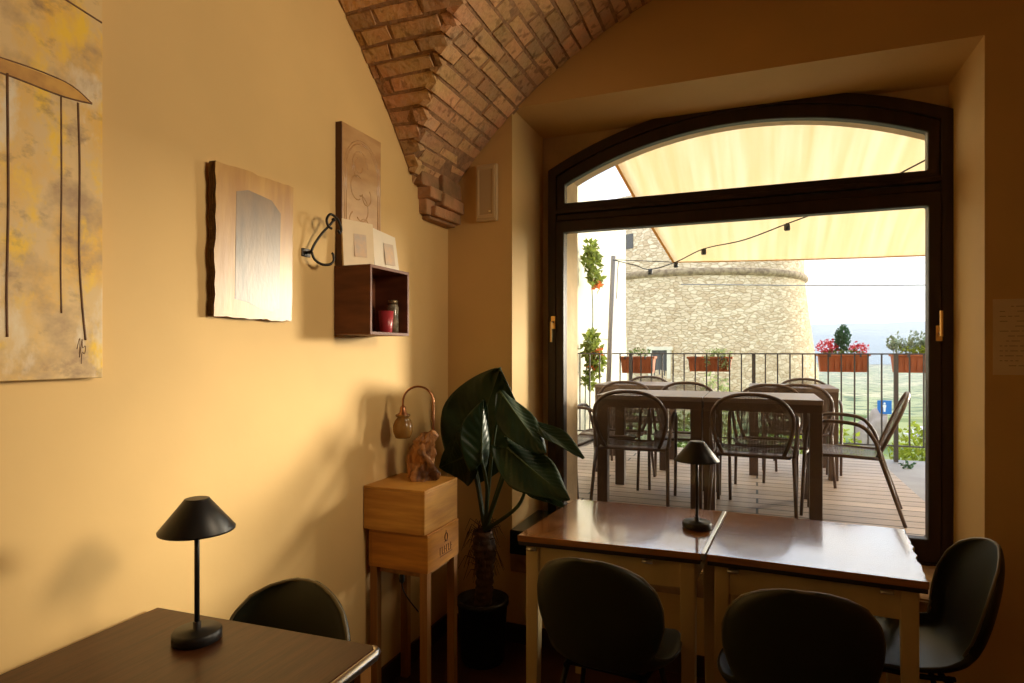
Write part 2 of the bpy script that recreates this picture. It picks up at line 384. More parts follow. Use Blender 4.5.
# ------------------------------------------------------------------ mesh builder
class MB:
    def __init__(s, off=(0, 0, 0)):
        s.bm = bmesh.new(); s.off = Vector(off)

    def v(s, p): return s.bm.verts.new(Vector(p) - s.off)

    def face(s, vs, mi=0, smooth=False):
        try:
            f = s.bm.faces.new(vs); f.material_index = mi; f.smooth = smooth; return f
        except ValueError: return None

    def hexa(s, P, mi=0):
        v = [s.v(p) for p in P]
        for q in ((0, 3, 2, 1), (4, 5, 6, 7), (0, 1, 5, 4), (1, 2, 6, 5), (2, 3, 7, 6), (3, 0, 4, 7)): s.face([v[i] for i in q], mi)
        return s

    def box(s, a, b, mi=0):
        (x0, y0, z0), (x1, y1, z1) = a, b
        return s.hexa([(x0, y0, z0), (x1, y0, z0), (x1, y1, z0), (x0, y1, z0), (x0, y0, z1), (x1, y0, z1), (x1, y1, z1), (x0, y1, z1)], mi)

    def prism(s, pts, axis, a, b, mi=0):
        """polygon (2D) extruded along axis from a to b"""
        def P(p, t):
            q = list(p); q.insert(axis, t); return q
        A = [s.v(P(p, a)) for p in pts]; B = [s.v(P(p, b)) for p in pts]
        s.face(A[::-1], mi); s.face(B, mi)
        for i in range(len(pts)): s.face([A[i], A[(i + 1) % len(A)], B[(i + 1) % len(A)], B[i]], mi)
        return s

    def ring(s, outer, inner, axis, a, b, mi=0, closed=True):
        def P(p, t):
            q = list(p); q.insert(axis, t); return q
        o0 = [s.v(P(p, a)) for p in outer]; i0 = [s.v(P(p, a)) for p in inner]
        o1 = [s.v(P(p, b)) for p in outer]; i1 = [s.v(P(p, b)) for p in inner]
        n = len(outer); m = n if closed else n - 1
        for i in range(m):
            j = (i + 1) % n
            s.face([o0[i], o0[j], i0[j], i0[i]], mi); s.face([o1[i], i1[i], i1[j], o1[j]], mi)
            s.face([o0[i], o1[i], o1[j], o0[j]], mi); s.face([i0[i], i0[j], i1[j], i1[i]], mi)
        if not closed:
            for i in (0, n - 1): s.face([o0[i], i0[i], i1[i], o1[i]], mi)
        return s

    def lathe(s, prof, c=(0, 0, 0), seg=32, mi=0, caps=True, M=None, smooth=True):
        c = Vector(c); rings = []
        for r, z in prof:
            row = []
            for k in range(seg):
                a = 2 * PI * k / seg; p = Vector((r * math.cos(a), r * math.sin(a), z))
                if M: p = M @ p
                row.append(s.v(p + c))
            rings.append(row)
        for i in range(len(rings) - 1):
            for k in range(seg):
                s.face([rings[i][k], rings[i][(k + 1) % seg], rings[i + 1][(k + 1) % seg], rings[i + 1][k]], mi, smooth)
        if caps: s.face(rings[0][::-1], mi); s.face(rings[-1], mi)
        return s

    def tube(s, pts, rad, seg=8, mi=0, flat=1.0, closed=False):
        pts = [Vector(p) for p in pts]; n = len(pts)
        rs = rad if isinstance(rad, (list, tuple)) else [rad] * n
        rows = []; up = None
        for i, p in enumerate(pts):
            if closed: t = pts[(i + 1) % n] - pts[i - 1]
            else: t = pts[min(i + 1, n - 1)] - pts[max(i - 1, 0)]
            t = t.normalized() if t.length > 1e-9 else Vector((0, 0, 1))
            if up is None:
                up = Vector((0, 0, 1)) if abs(t.z) < 0.9 else Vector((0, 1, 0))
            x = up.cross(t)
            if x.length < 1e-6: x = Vector((1, 0, 0)).cross(t)
            x.normalize(); y = t.cross(x).normalized(); up = y
            rows.append([s.v(p + x * rs[i] * math.cos(2 * PI * k / seg) + y * rs[i] * flat * math.sin(2 * PI * k / seg)) for k in range(seg)])
        m = n if closed else n - 1
        for i in range(m):
            j = (i + 1) % n
            for k in range(seg):
                s.face([rows[i][k], rows[i][(k + 1) % seg], rows[j][(k + 1) % seg], rows[j][k]], mi, True)
        if not closed: s.face(rows[0][::-1], mi); s.face(rows[-1], mi)
        return s

    def grid(s, fn, nu, nv, mi=0, smooth=True):
        g = [[s.v(fn(i / nu, j / nv)) for j in range(nv + 1)] for i in range(nu + 1)]
        for i in range(nu):
            for j in range(nv): s.face([g[i][j], g[i + 1][j], g[i + 1][j + 1], g[i][j + 1]], mi, smooth)
        return s

    def leafy(s, centre, size, n, leaf, mi=0, seed=1, shape='ball', up=0.0):
        r = random.Random(seed); c = Vector(centre)
        for _ in range(n):
            while True:
                p = Vector((r.uniform(-1, 1), r.uniform(-1, 1), r.uniform(-1, 1)))
                if shape == 'box' or p.length < 1: break
            if shape == 'cone': k = 1 - 0.65 * (p.z + 1) / 2; p.x *= k; p.y *= k
            q = c + Vector((p.x * size[0], p.y * size[1], p.z * size[2]))
            d = Vector((r.gauss(0, 1), r.gauss(0, 1), r.gauss(0, 1) + up)).normalized()
            w = d.cross(Vector((r.gauss(0, 1), r.gauss(0, 1), r.gauss(0, 1)))).normalized()
            L = leaf * r.uniform(.6, 1.3)
            nn = d.cross(w) * L * 0.12
            a, b, e, f = s.v(q), s.v(q + d * L * .5 + w * L * .28 + nn), s.v(q + d * L), s.v(q + d * L * .5 - w * L * .28 + nn)
            s.face([a, b, e], mi); s.face([a, e, f], mi)
        return s


def obj(name, mb, m, parent=None, loc=None, bevel=0, sub=0, solid=0, seg=2, auto=True):
    me = bpy.data.meshes.new(name)
    if not (isinstance(m, (list, tuple))): m = [m]
    bmesh.ops.recalc_face_normals(mb.bm, faces=mb.bm.faces) if auto else None
    mb.bm.to_mesh(me); mb.bm.free()
    for k in m: me.materials.append(MATS[k])
    o = bpy.data.objects.new(name, me); COL.objects.link(o)
    if parent: o.parent = parent
    if loc: o.location = loc
    if solid:
        q = o.modifiers.new('solid', 'SOLIDIFY'); q.thickness = solid; q.offset = 0
    if bevel:
        q = o.modifiers.new('bevel', 'BEVEL'); q.width = bevel; q.segments = seg; q.limit_method = 'ANGLE'
    if sub:
        q = o.modifiers.new('sub', 'SUBSURF'); q.levels = sub; q.render_levels = sub
    return o


def tag(o, label, cat, group=None):
    o['label'] = label; o['category'] = cat
    if group: o['group'] = group
    return o


def thing(name, label, cat, loc=(0, 0, 0), rz=0, group=None):
    o = bpy.data.objects.new(name, None); COL.objects.link(o); o.location = loc; o.rotation_euler = (0, 0, rz)
    o.empty_display_size = 0.1
    return tag(o, label, cat, group)


def struct(o):
    o['kind'] = 'structure'; return o


def copy_tree(o, parent=None):
    kids = list(o.children)
    c = o.copy(); COL.objects.link(c)
    if parent: c.parent = parent
    for ch in kids: copy_tree(ch, c)
    return c


def smooth_path(pts, n=6):
    """Catmull-Rom through pts"""
    P = [Vector(p) for p in pts]; P = [P[0]] + P + [P[-1]]; out = []
    for i in range(1, len(P) - 2):
        a, b, c, d = P[i - 1], P[i], P[i + 1], P[i + 2]
        for k in range(n):
            t = k / n
            out.append(0.5 * ((2 * b) + (c - a) * t + (2 * a - 5 * b + 4 * c - d) * t * t + (3 * b - a - 3 * c + d) * t ** 3))
    out.append(P[-2]); return out


# ------------------------------------------------------------------ the room
XL, XR, YB, YF = -1.518, 2.322, -2.58, 2.916      # left wall, right wall, wall behind, window wall
struct(obj('floor', MB().box((XL - .3, YB - .3, -.12), (XR + .3, YF + .02, 0)), 'floor_tile'))
struct(obj('wall_left', MB().box((XL - .3, YB, 0), (XL, YF + .79, 3.75)), 'wall_paint'))
struct(obj('wall_right', MB().box((XR, YB, 0), (XR + .3, YF + .79, 3.75)), 'wall_paint'))
struct(obj('wall_behind', MB().box((XL - .3, YB - .3, 0), (XR + .3, YB, 3.75)), 'wall_paint'))

# window wall: inner leaf with a square recess, outer leaf with an arched opening
OX0, OX1, OZ = -1.154, 0.823, 2.70
w = MB()
w.box((XL, YF, 0), (OX0, 3.40, 3.75)); w.box((OX1, YF, 0), (XR, 3.40, 3.75))
w.box((OX0, YF, OZ), (OX1, 3.40, 3.75)); w.box((OX0, YF, 0), (OX1, 3.40, .42))
ACX, ACZ = -.06, .55


def arc(r, x0, x1, n=28):
    a0 = math.acos((x0 - ACX) / r); a1 = math.acos((x1 - ACX) / r)
    return [(ACX + r * math.cos(a0 + (a1 - a0) * k / n), ACZ + r * math.sin(a0 + (a1 - a0) * k / n)) for k in range(n + 1)]


struct(obj('wall_window', w, 'wall_paint'))
w = MB()
w.box((XL, 3.40, 0), (-1.03, 3.70, 3.75)); w.box((.835, 3.40, 0), (XR, 3.70, 3.75)); w.box((-1.03, 3.40, 0), (.835, 3.70, .42))
top = arc(2.165, -1.03, .835)
lo = top; hi = [(x, 3.75) for x, z in top]
w.ring(hi, lo, 1, 3.40, 3.70, closed=False)
struct(obj('wall_outer', w, 'stone_jamb'))

# ceiling: groin vault of two barrels with individually laid bricks
AX, AZ, AR = .402, .90, 2.355
BY, BZ, BR = .164, .454, 3.0


def zA(x): return AZ + math.sqrt(max(0, AR * AR - (x - AX) ** 2))
def zB(y): return BZ + math.sqrt(max(0, BR * BR - (y - BY) ** 2))


ce = MB()
ce.grid(lambda u, v: (lambda x, y: (x, y, max(zA(x), zB(y)) + .006))(XL - .02 + (XR - XL + .04) * u, YB - .02 + (YF - YB + .04) * v), 90, 110, 0)
ce.box((XL - .3, YB - .3, 3.60), (XR + .3, 3.70, 3.75), 0)
# bricks on barrel A (courses along Y) and on barrel B (courses along X)
def lay(bm, kind):
    R_ = AR if kind == 'A' else BR
    cw, bl, j = .064, .225, .004
    ncourse = int(PI * R_ / (cw + j))
    for c in range(ncourse):
        t0 = c * (cw + j) / R_; t1 = t0 + cw / R_
        pos = (YB if kind == 'A' else XL) - rnd.uniform(0, bl)
        end = YF if kind == 'A' else XR
        while pos < end:
            L = bl * rnd.choice([1, 1, 1.05, .9, .55, 1.15, .8]); a, b = pos, pos + L; pos += L + j
            tm = (t0 + t1) / 2; m = (a + b) / 2
            if kind == 'A':
                x = AX - R_ * math.cos(tm)
                if not (XL - .05 < x < XR + .05): continue
                a = max(a, YB); b = min(b, YF)
                while a < b and zA(x) < zB(a) - .012: a += .012
                while a < b and zA(x) < zB(b) - .012: b -= .012
            else:
                y = BY - R_ * math.cos(tm)
                if not (YB - .05 < y < YF + .02): continue
                a = max(a, XL); b = min(b, XR)
                while a < b and zB(y) < zA(a) - .006: a += .012
                while a < b and zB(y) < zA(b) - .006: b -= .012
            if b - a < .03: continue
            dep = rnd.uniform(-.004, .004)
            P = []
            for rr, ch in ((R_ + .03, 0), (R_ - dep, .006)):
                for (tt, pp) in ((t0, a), (t1, a), (t1, b), (t0, b)):
                    tt2 = tt + (ch / R_ if tt == t0 else -ch / R_) + rnd.uniform(-.004, .004) / R_
                    pp2 = pp + (ch if pp == a else -ch) + rnd.uniform(-.004, .004)
                    r2 = rr + rnd.uniform(-.0028, .0028)
                    if kind == 'A': P.append((AX - r2 * math.cos(tt2), pp2, AZ + r2 * math.sin(tt2)))
                    else: P.append((pp2, BY - r2 * math.cos(tt2), BZ + r2 * math.sin(tt2)))
            bm.hexa(P, 1)


lay(ce, 'A'); lay(ce, 'B')
struct(obj('ceiling', ce, ['mortar', 'brick']))

# corbel under the springing of the vault
cb = MB()
def rbox(m, a, b, j=.006, mi=0):
    P = [(a[0], a[1], a[2]), (b[0], a[1], a[2]), (b[0], b[1], a[2]), (a[0], b[1], a[2]), (a[0], a[1], b[2]), (b[0], a[1], b[2]), (b[0], b[1], b[2]), (a[0], b[1], b[2])]
    m.hexa([[c + rnd.uniform(-j, j) for c in p] for p in P], mi)


rbox(cb, (XL - .01, 2.60, 2.205), (XL + .075, YF + .01, 2.265))
rbox(cb, (XL - .01, 2.56, 2.262), (XL + .05, YF + .01, 2.335))
rbox(cb, (XL - .01, 2.615, 2.135), (XL + .045, 2.70, 2.245))
rbox(cb, (XL - .01, 2.70, 2.185), (XL + .095, YF + .01, 2.245))
rbox(cb, (XL - .01, 2.66, 2.125), (XL + .072, YF + .01, 2.182))
rbox(cb, (XL - .01, 2.72, 2.25), (XL + .075, YF + .01, 2.34))
rbox(cb, (XL - .01, 2.64, 2.115), (XL + .05, 2.90, 2.13))
struct(obj('trim_1', cb, 'corbel_brick', bevel=.008))

# baseboards
struct(obj('baseboard_left', MB().box((XL, YB, 0), (XL + .014, YF, .095)), 'baseboard_wood', bevel=.003))
struct(obj('baseboard_window', MB().box((XL + .014, YF - .014, 0), (XR, YF, .095)), 'baseboard_wood', bevel=.003))
struct(obj('baseboard_right', MB().box((XR - .014, YB, 0), (XR, YF - .014, .095)), 'baseboard_wood', bevel=.003))

# sill: rough stone in the recess, with a dark slab end on the left
sl = MB()
def sillf(u, v):
    x = OX0 + (OX1 - OX0) * u; y = 2.88 + .52 * v
    z = .495 + .012 * noise.noise(Vector((x * 9, y * 9, 0))) - (.018 * (1 - v) ** 3)
    return (x, y, z)
sl.grid(sillf, 60, 14)
def sillv(u, v):
    x = OX0 + (OX1 - OX0) * u; z = .485 - .11 * v
    return (x, 2.885 + .014 * noise.noise(Vector((x * 14, z * 14, 3))) + .012 * v, z)
sl.grid(sillv, 60, 5)
sl.box((OX0, 2.90, .36), (OX1, 3.40, .47))
struct(obj('trim_2', sl, 'sill_stone'))
struct(obj('trim_3', MB().box((OX0 + .002, 2.875, .455), (-.74, 3.30, .575)), 'dark_slab', bevel=.006))

# window frame
win = bpy.data.objects.new('window_1', None); COL.objects.link(win); struct(win)
FY0, FY1 = 3.325, 3.395
ox0, ox1, ix0, ix1 = -1.10, .828, -1.05, .775
outer = [(ox0, .42)] + arc(2.20, ox0, ox1) + [(ox1, .42)]
inner = [(ix0, .50)] + arc(2.145, ix0, ix1) + [(ix1, .50)]
obj('window_frame', MB().ring(outer, inner, 1, FY0, FY1), 'frame_wood', win, bevel=.006)
obj('transom_bar', MB().box((ix0, FY0 + .006, 2.20), (ix1, FY1 - .004, 2.235)).box((ix0, FY0 - .014, 2.238), (ix1, FY0 + .02, 2.262)), 'frame_wood', win, bevel=.005)
up_o = [(ix0, 2.237)] + arc(2.143, ix0, ix1) + [(ix1, 2.237)]
up_i = [(-1.002, 2.298)] + arc(2.078, -1.002, .725) + [(.725, 2.298)]
sash1 = obj('upper_sash', MB().ring(up_o, up_i, 1, FY0 + .004, FY1 - .008), 'frame_wood', win, bevel=.008)
sash2 = obj('lower_sash', MB().ring([(ix0, .50), (ix0, 2.198), (ix1, 2.198), (ix1, .50)], [(-1.002, .61), (-1.002, 2.133), (.725, 2.133), (.725, .61)], 1, FY0 - .010, FY1 - .012), 'frame_wood', win, bevel=.008)
obj('glass_pane', MB().prism([(-1.008, 2.290)] + arc(2.086, -1.008, .731) + [(.731, 2.290)], 1, 3.358, 3.362), 'window_glass', sash1)
obj('glass_pane', MB().box((-1.008, 3.358, .604), (.731, 3.362, 2.139)), 'window_glass', sash2)
for hx, hz in ((-1.063, 1.63), (.765, 1.55)):
    h = MB(); h.box((hx - .012, FY0 - .016, hz - .035), (hx + .012, FY0 - .008, hz + .035))
    h.tube(smooth_path([(hx, FY0 - .012, hz), (hx, FY0 - .045, hz), (hx, FY0 - .052, hz - .01), (hx, FY0 - .052, hz - .11 if hx < 0 else hz + .10)]), .0065, 10)
    obj('window_handle', h, 'brass', win, bevel=.002)


# ------------------------------------------------------------------ added warm fill light behind the camera, built as a pendant
pl = thing('fill_pendant', 'added fill lamp shaped as a dark metal dome pendant, unseen behind the viewpoint', 'lamp', (0.9, -1.15, 2.05))
obj('lamp_shade', MB().lathe([(.03, .16), (.035, .14), (.10, .10), (.16, .02), (.165, 0)], caps=False), 'fill_lamp_metal', pl, solid=.004)
obj('cord', MB().tube([(0, 0, .15), (0, 0, 1.05)], .004, 8), 'black_cable', pl)
bl = bpy.data.lights.new('fill_bulb', 'POINT'); bl.energy = 5; bl.color = (1.0, .62, .30); bl.shadow_soft_size = .06
bo = bpy.data.objects.new('fill_bulb', bl); COL.objects.link(bo); bo.parent = pl; bo.location = (0, 0, -.01)


# added fill spot in a reflector dish, out of view, brightens the left wall
tk = thing('fill_reflector', 'added unseen fill lamp in a wide reflector dish, high on the right side of the room', 'lamp', (1.80, 2.0, 2.36))
d = (Vector((-1.5, 1.25, 2.05)) - Vector((1.80, 2.0, 2.36))).normalized(); q = d.to_track_quat('-Z', 'Y').to_matrix()
obj('reflector', MB().lathe([(.05, .12), (.20, .09), (.30, .04), (.34, -.01), (.345, -.012)], (0, 0, 0), seg=36, M=q, caps=False), 'panel_plastic', tk, solid=.004)
obj('bracket', MB().tube([tuple(-d * .12), (.28, .02, .10), (.515, .02, .12)], .012, 8), 'fill_lamp_metal', tk)
ld = bpy.data.lights.new('fill_spot', 'SPOT'); ld.energy = FILL_SPOT_W; ld.color = (1.0, .80, .56); ld.spot_size = R(84); ld.spot_blend = .95; ld.shadow_soft_size = .34
lo_ = bpy.data.objects.new('fill_spot', ld); COL.objects.link(lo_); lo_.parent = tk; lo_.location = d * .32; lo_.rotation_euler = d.to_track_quat('-Z', 'Y').to_euler()


MATS['walnut_top_wide'].node_tree.nodes['Principled BSDF'].inputs['Coat IOR'].default_value = 2.2
MATS['walnut_top_wide'].node_tree.nodes['Principled BSDF'].inputs['Coat Roughness'].default_value = .09

# ------------------------------------------------------------------ cafe tables by the window
def cafe_table(name, label, corners, group, latches, jag=False):
    """corners: front-left, front-right, back-right, back-left in world XY"""
    cx = sum(c[0] for c in corners) / 4; cy = sum(c[1] for c in corners) / 4
    T = thing(name, label, 'table', (cx, cy, 0), 0, group)
    C = [Vector((c[0] - cx, c[1] - cy)) for c in corners]
    def P(u, v): return C[0] * (1 - u) * (1 - v) + C[1] * u * (1 - v) + C[2] * u * v + C[3] * (1 - u) * v
    pts = [C[0], C[1]]
    if jag:
        r = random.Random(3)
        for k in range(1, 18):
            p = P(1, k / 18); pts.append(p + Vector((r.uniform(-.007, .004), 0)))
    pts += [C[2], C[3]]
    mb = MB(); mb.prism([tuple(p) for p in pts], 2, .757, .780, 0)
    obj('table_top', mb, 'walnut_top_wide', T, bevel=.002)
    def quadring(i, t, z0, z1, nm, m, bev=.002):
        o = [P(i, i), P(1 - i, i), P(1 - i, 1 - i), P(i, 1 - i)]
        n_ = [P(i + t, i + t), P(1 - i - t, i + t), P(1 - i - t, 1 - i - t), P(i + t, 1 - i - t)]
        return obj(nm, MB().ring([tuple(p) for p in o], [tuple(p) for p in n_], 2, z0, z1), m, T, bevel=bev)
    quadring(.004, .06, .742, .757, 'edge_band', 'edge_dark')
    ap = quadring(.045, .035, .645, .742, 'apron', 'cream_wood')
    for (u, v) in ((.035, .035), (.965, .035), (.965, .965), (.035, .965)):
        d = .078 if u < .5 else -.078; e = .078 if v < .5 else -.078
        q = [P(u, v), P(u + d, v), P(u + d, v + e), P(u, v + e)]
        qb = [P(u, v), P(u + d * .8, v), P(u + d * .8, v + e * .8), P(u, v + e * .8)]
        m = MB(); m.hexa([(p.x, p.y, 0) for p in qb] + [(p.x, p.y, .742) for p in q]); obj('leg', m, 'cream_wood', T, bevel=.004)
    for u in latches:
        p = P(u, .04); m = MB()
        m.box((p.x - .018, p.y - .012, .722), (p.x + .018, p.y - .001, .734)); m.tube([(p.x - .018, p.y - .014, .728), (p.x + .018, p.y - .014, .728)], .003, 8)
        obj('latch', m, 'aluminium', ap)
    return T, P


t1, P1 = cafe_table('cafe_table', 'walnut topped cream café table by the window, left one under the black lamp',
                    [(-.835, 2.165), (-.178, 2.195), (-.138, 2.815), (-.79, 2.79)], 'pair of café tables by the window', (.07, .72))
p0, p1 = P1(1, 0), P1(1, 1)
m = MB(); m.hexa([(p0.x, p0.y, .758), (p0.x + .014, p0.y, .758), (p1.x + .014, p1.y, .758), (p1.x, p1.y, .758),
                  (p0.x, p0.y, .7815), (p0.x + .014, p0.y, .7815), (p1.x + .014, p1.y, .7815), (p1.x, p1.y, .7815)])
obj('edge_strip', m, 'aluminium', t1, bevel=.002)
t2, P2 = cafe_table('cafe_table', 'walnut topped cream café table by the window, right one with a chipped wavy end',
                    [(-.160, 2.197), (.478, 2.175), (.533, 2.79), (-.118, 2.815)], 'pair of café tables by the window', (.13, .83), jag=True)

# wall table on the left
wt = thing('dining_table', 'dark brown dining table against the left wall, metal strip on its right edge', 'table', (-1.16, .78, 0))
ox, oy = 1.16, -.78
m = MB(); m.prism([(-1.502 + ox, .36 + oy), (-.835 + ox, .36 + oy), (-.825 + ox, 1.215 + oy), (-.84 + ox, 1.232 + oy), (-1.502 + ox, 1.20 + oy)], 2, .752, .780)
obj('table_top', m, 'walnut_top', wt, bevel=.003)
m = MB(); m.tube([(-.833 + ox, .36 + oy, .766), (-.823 + ox, 1.212 + oy, .766), (-.829 + ox, 1.226 + oy, .766), (-.842 + ox, 1.233 + oy, .766)], .014, 8, flat=.9)
obj('edge_strip', m, 'aluminium', wt)
obj('apron', MB().ring([(-.33, -.40), (.31, -.40), (.31, .42), (-.33, .41)], [(-.31, -.38), (.29, -.38), (.29, .40), (-.31, .39)], 2, .69, .752), 'edge_dark', wt)
for (x, y) in ((-.335, -.41), (.28, -.41), (.285, .395), (-.335, .375)):
    obj('leg', MB().box((x, y, 0), (x + .042, y + .042, .752)), 'pine_leg', wt, bevel=.003)


# ------------------------------------------------------------------ cordless table lamps
def table_lamp(label, loc, group):
    T = thing('table_lamp', label, 'lamp', loc, 0, group)
    obj('base', MB().lathe([(.050, 0), (.055, .003), (.055, .022), (.051, .027), (.009, .028), (.009, .045), (.006, .046)], seg=40), 'lamp_black', T)
    obj('pole', MB().lathe([(.006, .04), (.006, .315)], seg=12), 'lamp_black', T)
    sh = obj('lamp_shade', MB().lathe([(.083, .262), (.0835, .266), (.028, .335), (.026, .3365)], seg=48, caps=False), 'lamp_black', T, solid=.0025)
    obj('shade_cap', MB().lathe([(.028, .331), (.028, .338), (.024, .339)], seg=40), 'lamp_black', T)
    return T


lm = table_lamp('black cordless table lamp with a cone shade on the left wall table', (-1.243, 1.097, .780), 'black cone shade table lamps')
l2 = copy_tree(lm); l2.location = (-.218, 2.509, .780)
l2['label'] = 'black cordless table lamp with a cone shade on the tables at the window'


# ------------------------------------------------------------------ shell chairs (front = +Y)
def shell_chair(label, loc, rz, group):
    T = thing('shell_chair', label, 'chair', loc, rz, group)
    # centre line (y, z), half width, edge curl, blend of the curl direction
    S = [(.215, .425, .10, .000), (.225, .437, .160, .004), (.19, .446, .195, .010), (.10, .440, .218, .022), (0, .428, .226, .040),
         (-.09, .424, .208, .058), (-.155, .436, .178, .068), (-.192, .470, .170, .070), (-.212, .520, .188, .072),
         (-.228, .585, .206, .074), (-.243, .655, .208, .070), (-.256, .720, .192, .058), (-.266, .770, .156, .040), (-.272, .800, .110, .024), (-.276, .818, .060, .010), (-.2775, .825, .022, .002)]
    n = len(S)
    def fn(u, v):
        i = u * (n - 1); k = min(int(i), n - 2); t = i - k
        a, b = S[k], S[k + 1]
        y, z, w, c = [a[q] * (1 - t) + b[q] * t for q in range(4)]
        A, B = S[max(k - 1, 0)], S[min(k + 2, n - 1)]
        d = Vector((0, B[0] - A[0], B[1] - A[1])).normalized()
        nr = Vector((0, d.z, -d.y))                        # towards the sitter
        s = 2 * v - 1
        ww = w * math.sin(s * PI / 2) * .92 + w * s * .08
        return Vector((ww, y, z)) + nr * c * (abs(s) ** 2.2)
    sh = obj('shell', MB().grid(fn, 28, 16), 'chair_green', T, solid=.012, sub=1)
    ed = [fn(.45 + .55 * k / 30, 0) for k in range(30)]; ed2 = [fn(.45 + .55 * k / 30, 1) for k in range(30)]
    obj('piping', MB().tube(ed + [fn(1, .5)] + ed2[::-1], .0048, 6), 'chair_piping', sh)
    fr = MB()
    for sx in (-1, 1):
        fr.tube(smooth_path([(sx * .13, .12, .412), (sx * .14, 0, .405), (sx * .13, -.12, .405)]), .009, 8)
    fr.tube([(-.14, .09, .41), (.14, .09, .41)], .009, 8); fr.tube([(-.14, -.09, .403), (.14, -.09, .403)], .009, 8)
    obj('seat_frame', fr, 'chair_leg', T)
    for sx in (-1, 1):
        for (y0, y1) in ((.10, .20), (-.10, -.22)):
            obj('leg', MB().tube([(sx * .13, y0, .41), (sx * .20, y1, 0)], [.011, .007], 10), 'chair_leg', T)
    return T


CG = 'dark green shell chairs around the inside tables'
c0 = shell_chair('dark green shell chair at the window tables, left of the two seen from behind', (-.465, 2.13, 0), R(-4), CG)
for lab, loc, rz in (('dark green shell chair at the window tables, right of the two seen from behind', (.105, 2.10, 0), R(3)),
                     ('dark green shell chair at the right end of the window tables, seen from the side', (.468, 2.515, 0), R(94)),
                     ('dark shell chair behind the brown wall table, only its rounded back showing', (-1.175, 1.13, 0), R(180))):
    c = copy_tree(c0); c.location = loc; c.rotation_euler = (0, 0, rz); c['label'] = lab


# ------------------------------------------------------------------ crates on a stand
def crate(name, label, a, b, m, mside, group):
    cx, cy = (a[0] + b[0]) / 2, (a[1] + b[1]) / 2
    T = thing(name, label, 'crate', (cx, cy, a[2]), 0, group)
    A = (a[0] - cx, a[1] - cy, 0); B = (b[0] - cx, b[1] - cy, b[2] - a[2]); t = .012
    obj('front_panel', MB().box((B[0] - t, A[1], 0), (B[0], B[1], B[2] - t)), m, T, bevel=.0015)
    obj('back_panel', MB().box((A[0], A[1], 0), (A[0] + t, B[1], B[2] - t)), m, T, bevel=.0015)
    obj('side_panel', MB().box((A[0] + t, A[1], 0), (B[0] - t, A[1] + t, B[2] - t)), mside, T, bevel=.0015)
    obj('side_panel', MB().box((A[0] + t, B[1] - t, 0), (B[0] - t, B[1], B[2] - t)), mside, T, bevel=.0015)
    obj('bottom_panel', MB().box((A[0] + t, A[1] + t, 0), (B[0] - t, B[1] - t, t)), m, T)
    obj('lid', MB().box((A[0], A[1], B[2] - t + .0008), (B[0], B[1], B[2])), m, T, bevel=.0015)
    return T, B


KG = 'wooden wine crates stacked on the stand'
k1, _ = crate('wine_crate', 'pale pine wine crate on top of the stack, carrying the driftwood lamp', (-1.515, 2.158, .735), (-1.228, 2.447, .913), 'pine', 'pine', KG)
k2, kb = crate('wine_crate', 'orange pine wine crate with a stamp, under the paler crate', (-1.500, 2.172, .578), (-1.222, 2.447, .7345), 'pine_old', 'pine_old', KG)
st = MB()
st.tube([(kb[0] + .001, .02 + .012 * math.cos(a), .108 + .017 * math.sin(a)) for a in [2 * PI * k / 14 for k in range(14)]], .0022, 6, closed=True)
st.box((kb[0], .006, .088), (kb[0] + .0012, .034, .091)); st.box((kb[0], .018, .125), (kb[0] + .0012, .022, .135))
for k in range(6):                                      # worn row of unreadable letters
    y = -.035 + k * .019
    st.box((kb[0], y, .045), (kb[0] + .0012, y + .0035, .075))
    st.box((kb[0], y, (.072, .045, .058)[k % 3]), (kb[0] + .0012, y + .012, (.075, .048, .061)[k % 3]))
st.box((kb[0], -.035, .036), (kb[0] + .0012, .075, .0385))
obj('stamp', st, 'stamp_ink', k2)
sd = thing('plant_stand', 'tall pine stand with four thin legs carrying two crates', 'stand', (-1.361, 2.31, 0))
obj('stand_frame', MB().ring([(-.112, -.112), (.112, -.112), (.112, .112), (-.112, .112)], [(-.095, -.095), (.095, -.095), (.095, .095), (-.095, .095)], 2, .552, .5772), 'pine_leg', sd)
for sx in (-1, 1):
    for sy in (-1, 1):
        x, y = sx * .118, sy * .118
        obj('leg', MB().box((x - .017, y - .017, 0), (x + .017, y + .017, .577)), 'pine_leg', sd, bevel=.002)

# driftwood lamp
dl = thing('driftwood_lamp', 'small lamp with amber glass shade on a gnarled driftwood base', 'lamp', (-1.352, 2.345, .9135))
def drift(u, v):
    a = 2 * PI * v; z = .205 * u
    r = .050 * (1 - .40 * u) + .013 * math.sin(3 * a + 9 * u) * (1 - .3 * u) + .018 * noise.noise(Vector((math.cos(a) * 2, math.sin(a) * 2, z * 22))) + .012 * noise.noise(Vector((math.cos(a) * 6, math.sin(a) * 6, z * 60)))
    if u > .82: r *= 1 - (u - .82) * 2.2
    return (r * math.cos(a) * 1.15 + .024 * u + .010 * math.sin(7 * u), r * .8 * math.sin(a) + .006 * math.sin(5 * u), z)
m = MB(); m.grid(drift, 44, 48)
m.tube(smooth_path([(.005, -.005, .10), (.030, .0, .15), (.050, .01, .19), (.062, .012, .205)]), [.020] * 9 + [.024] * 6 + [.022] * 3 + [.01], 9)
m.tube(smooth_path([(-.04, -.01, .02), (-.045, -.012, .08), (-.03, -.012, .13), (-.012, -.01, .15)]), .017, 9)
bmesh.ops.remove_doubles(m.bm, verts=m.bm.verts, dist=1e-5)
obj('base', m, 'driftwood', dl)
lx, ly = -.93, -.368
arcp = [(.046 + .000, .018, .18), (.050, .020, .30)]
path = [Vector((.050, .020, .19)), Vector((.050, .020, .27))]
cxr = .066
cc = Vector((.050 + lx * cxr, .020 + ly * cxr, .335))
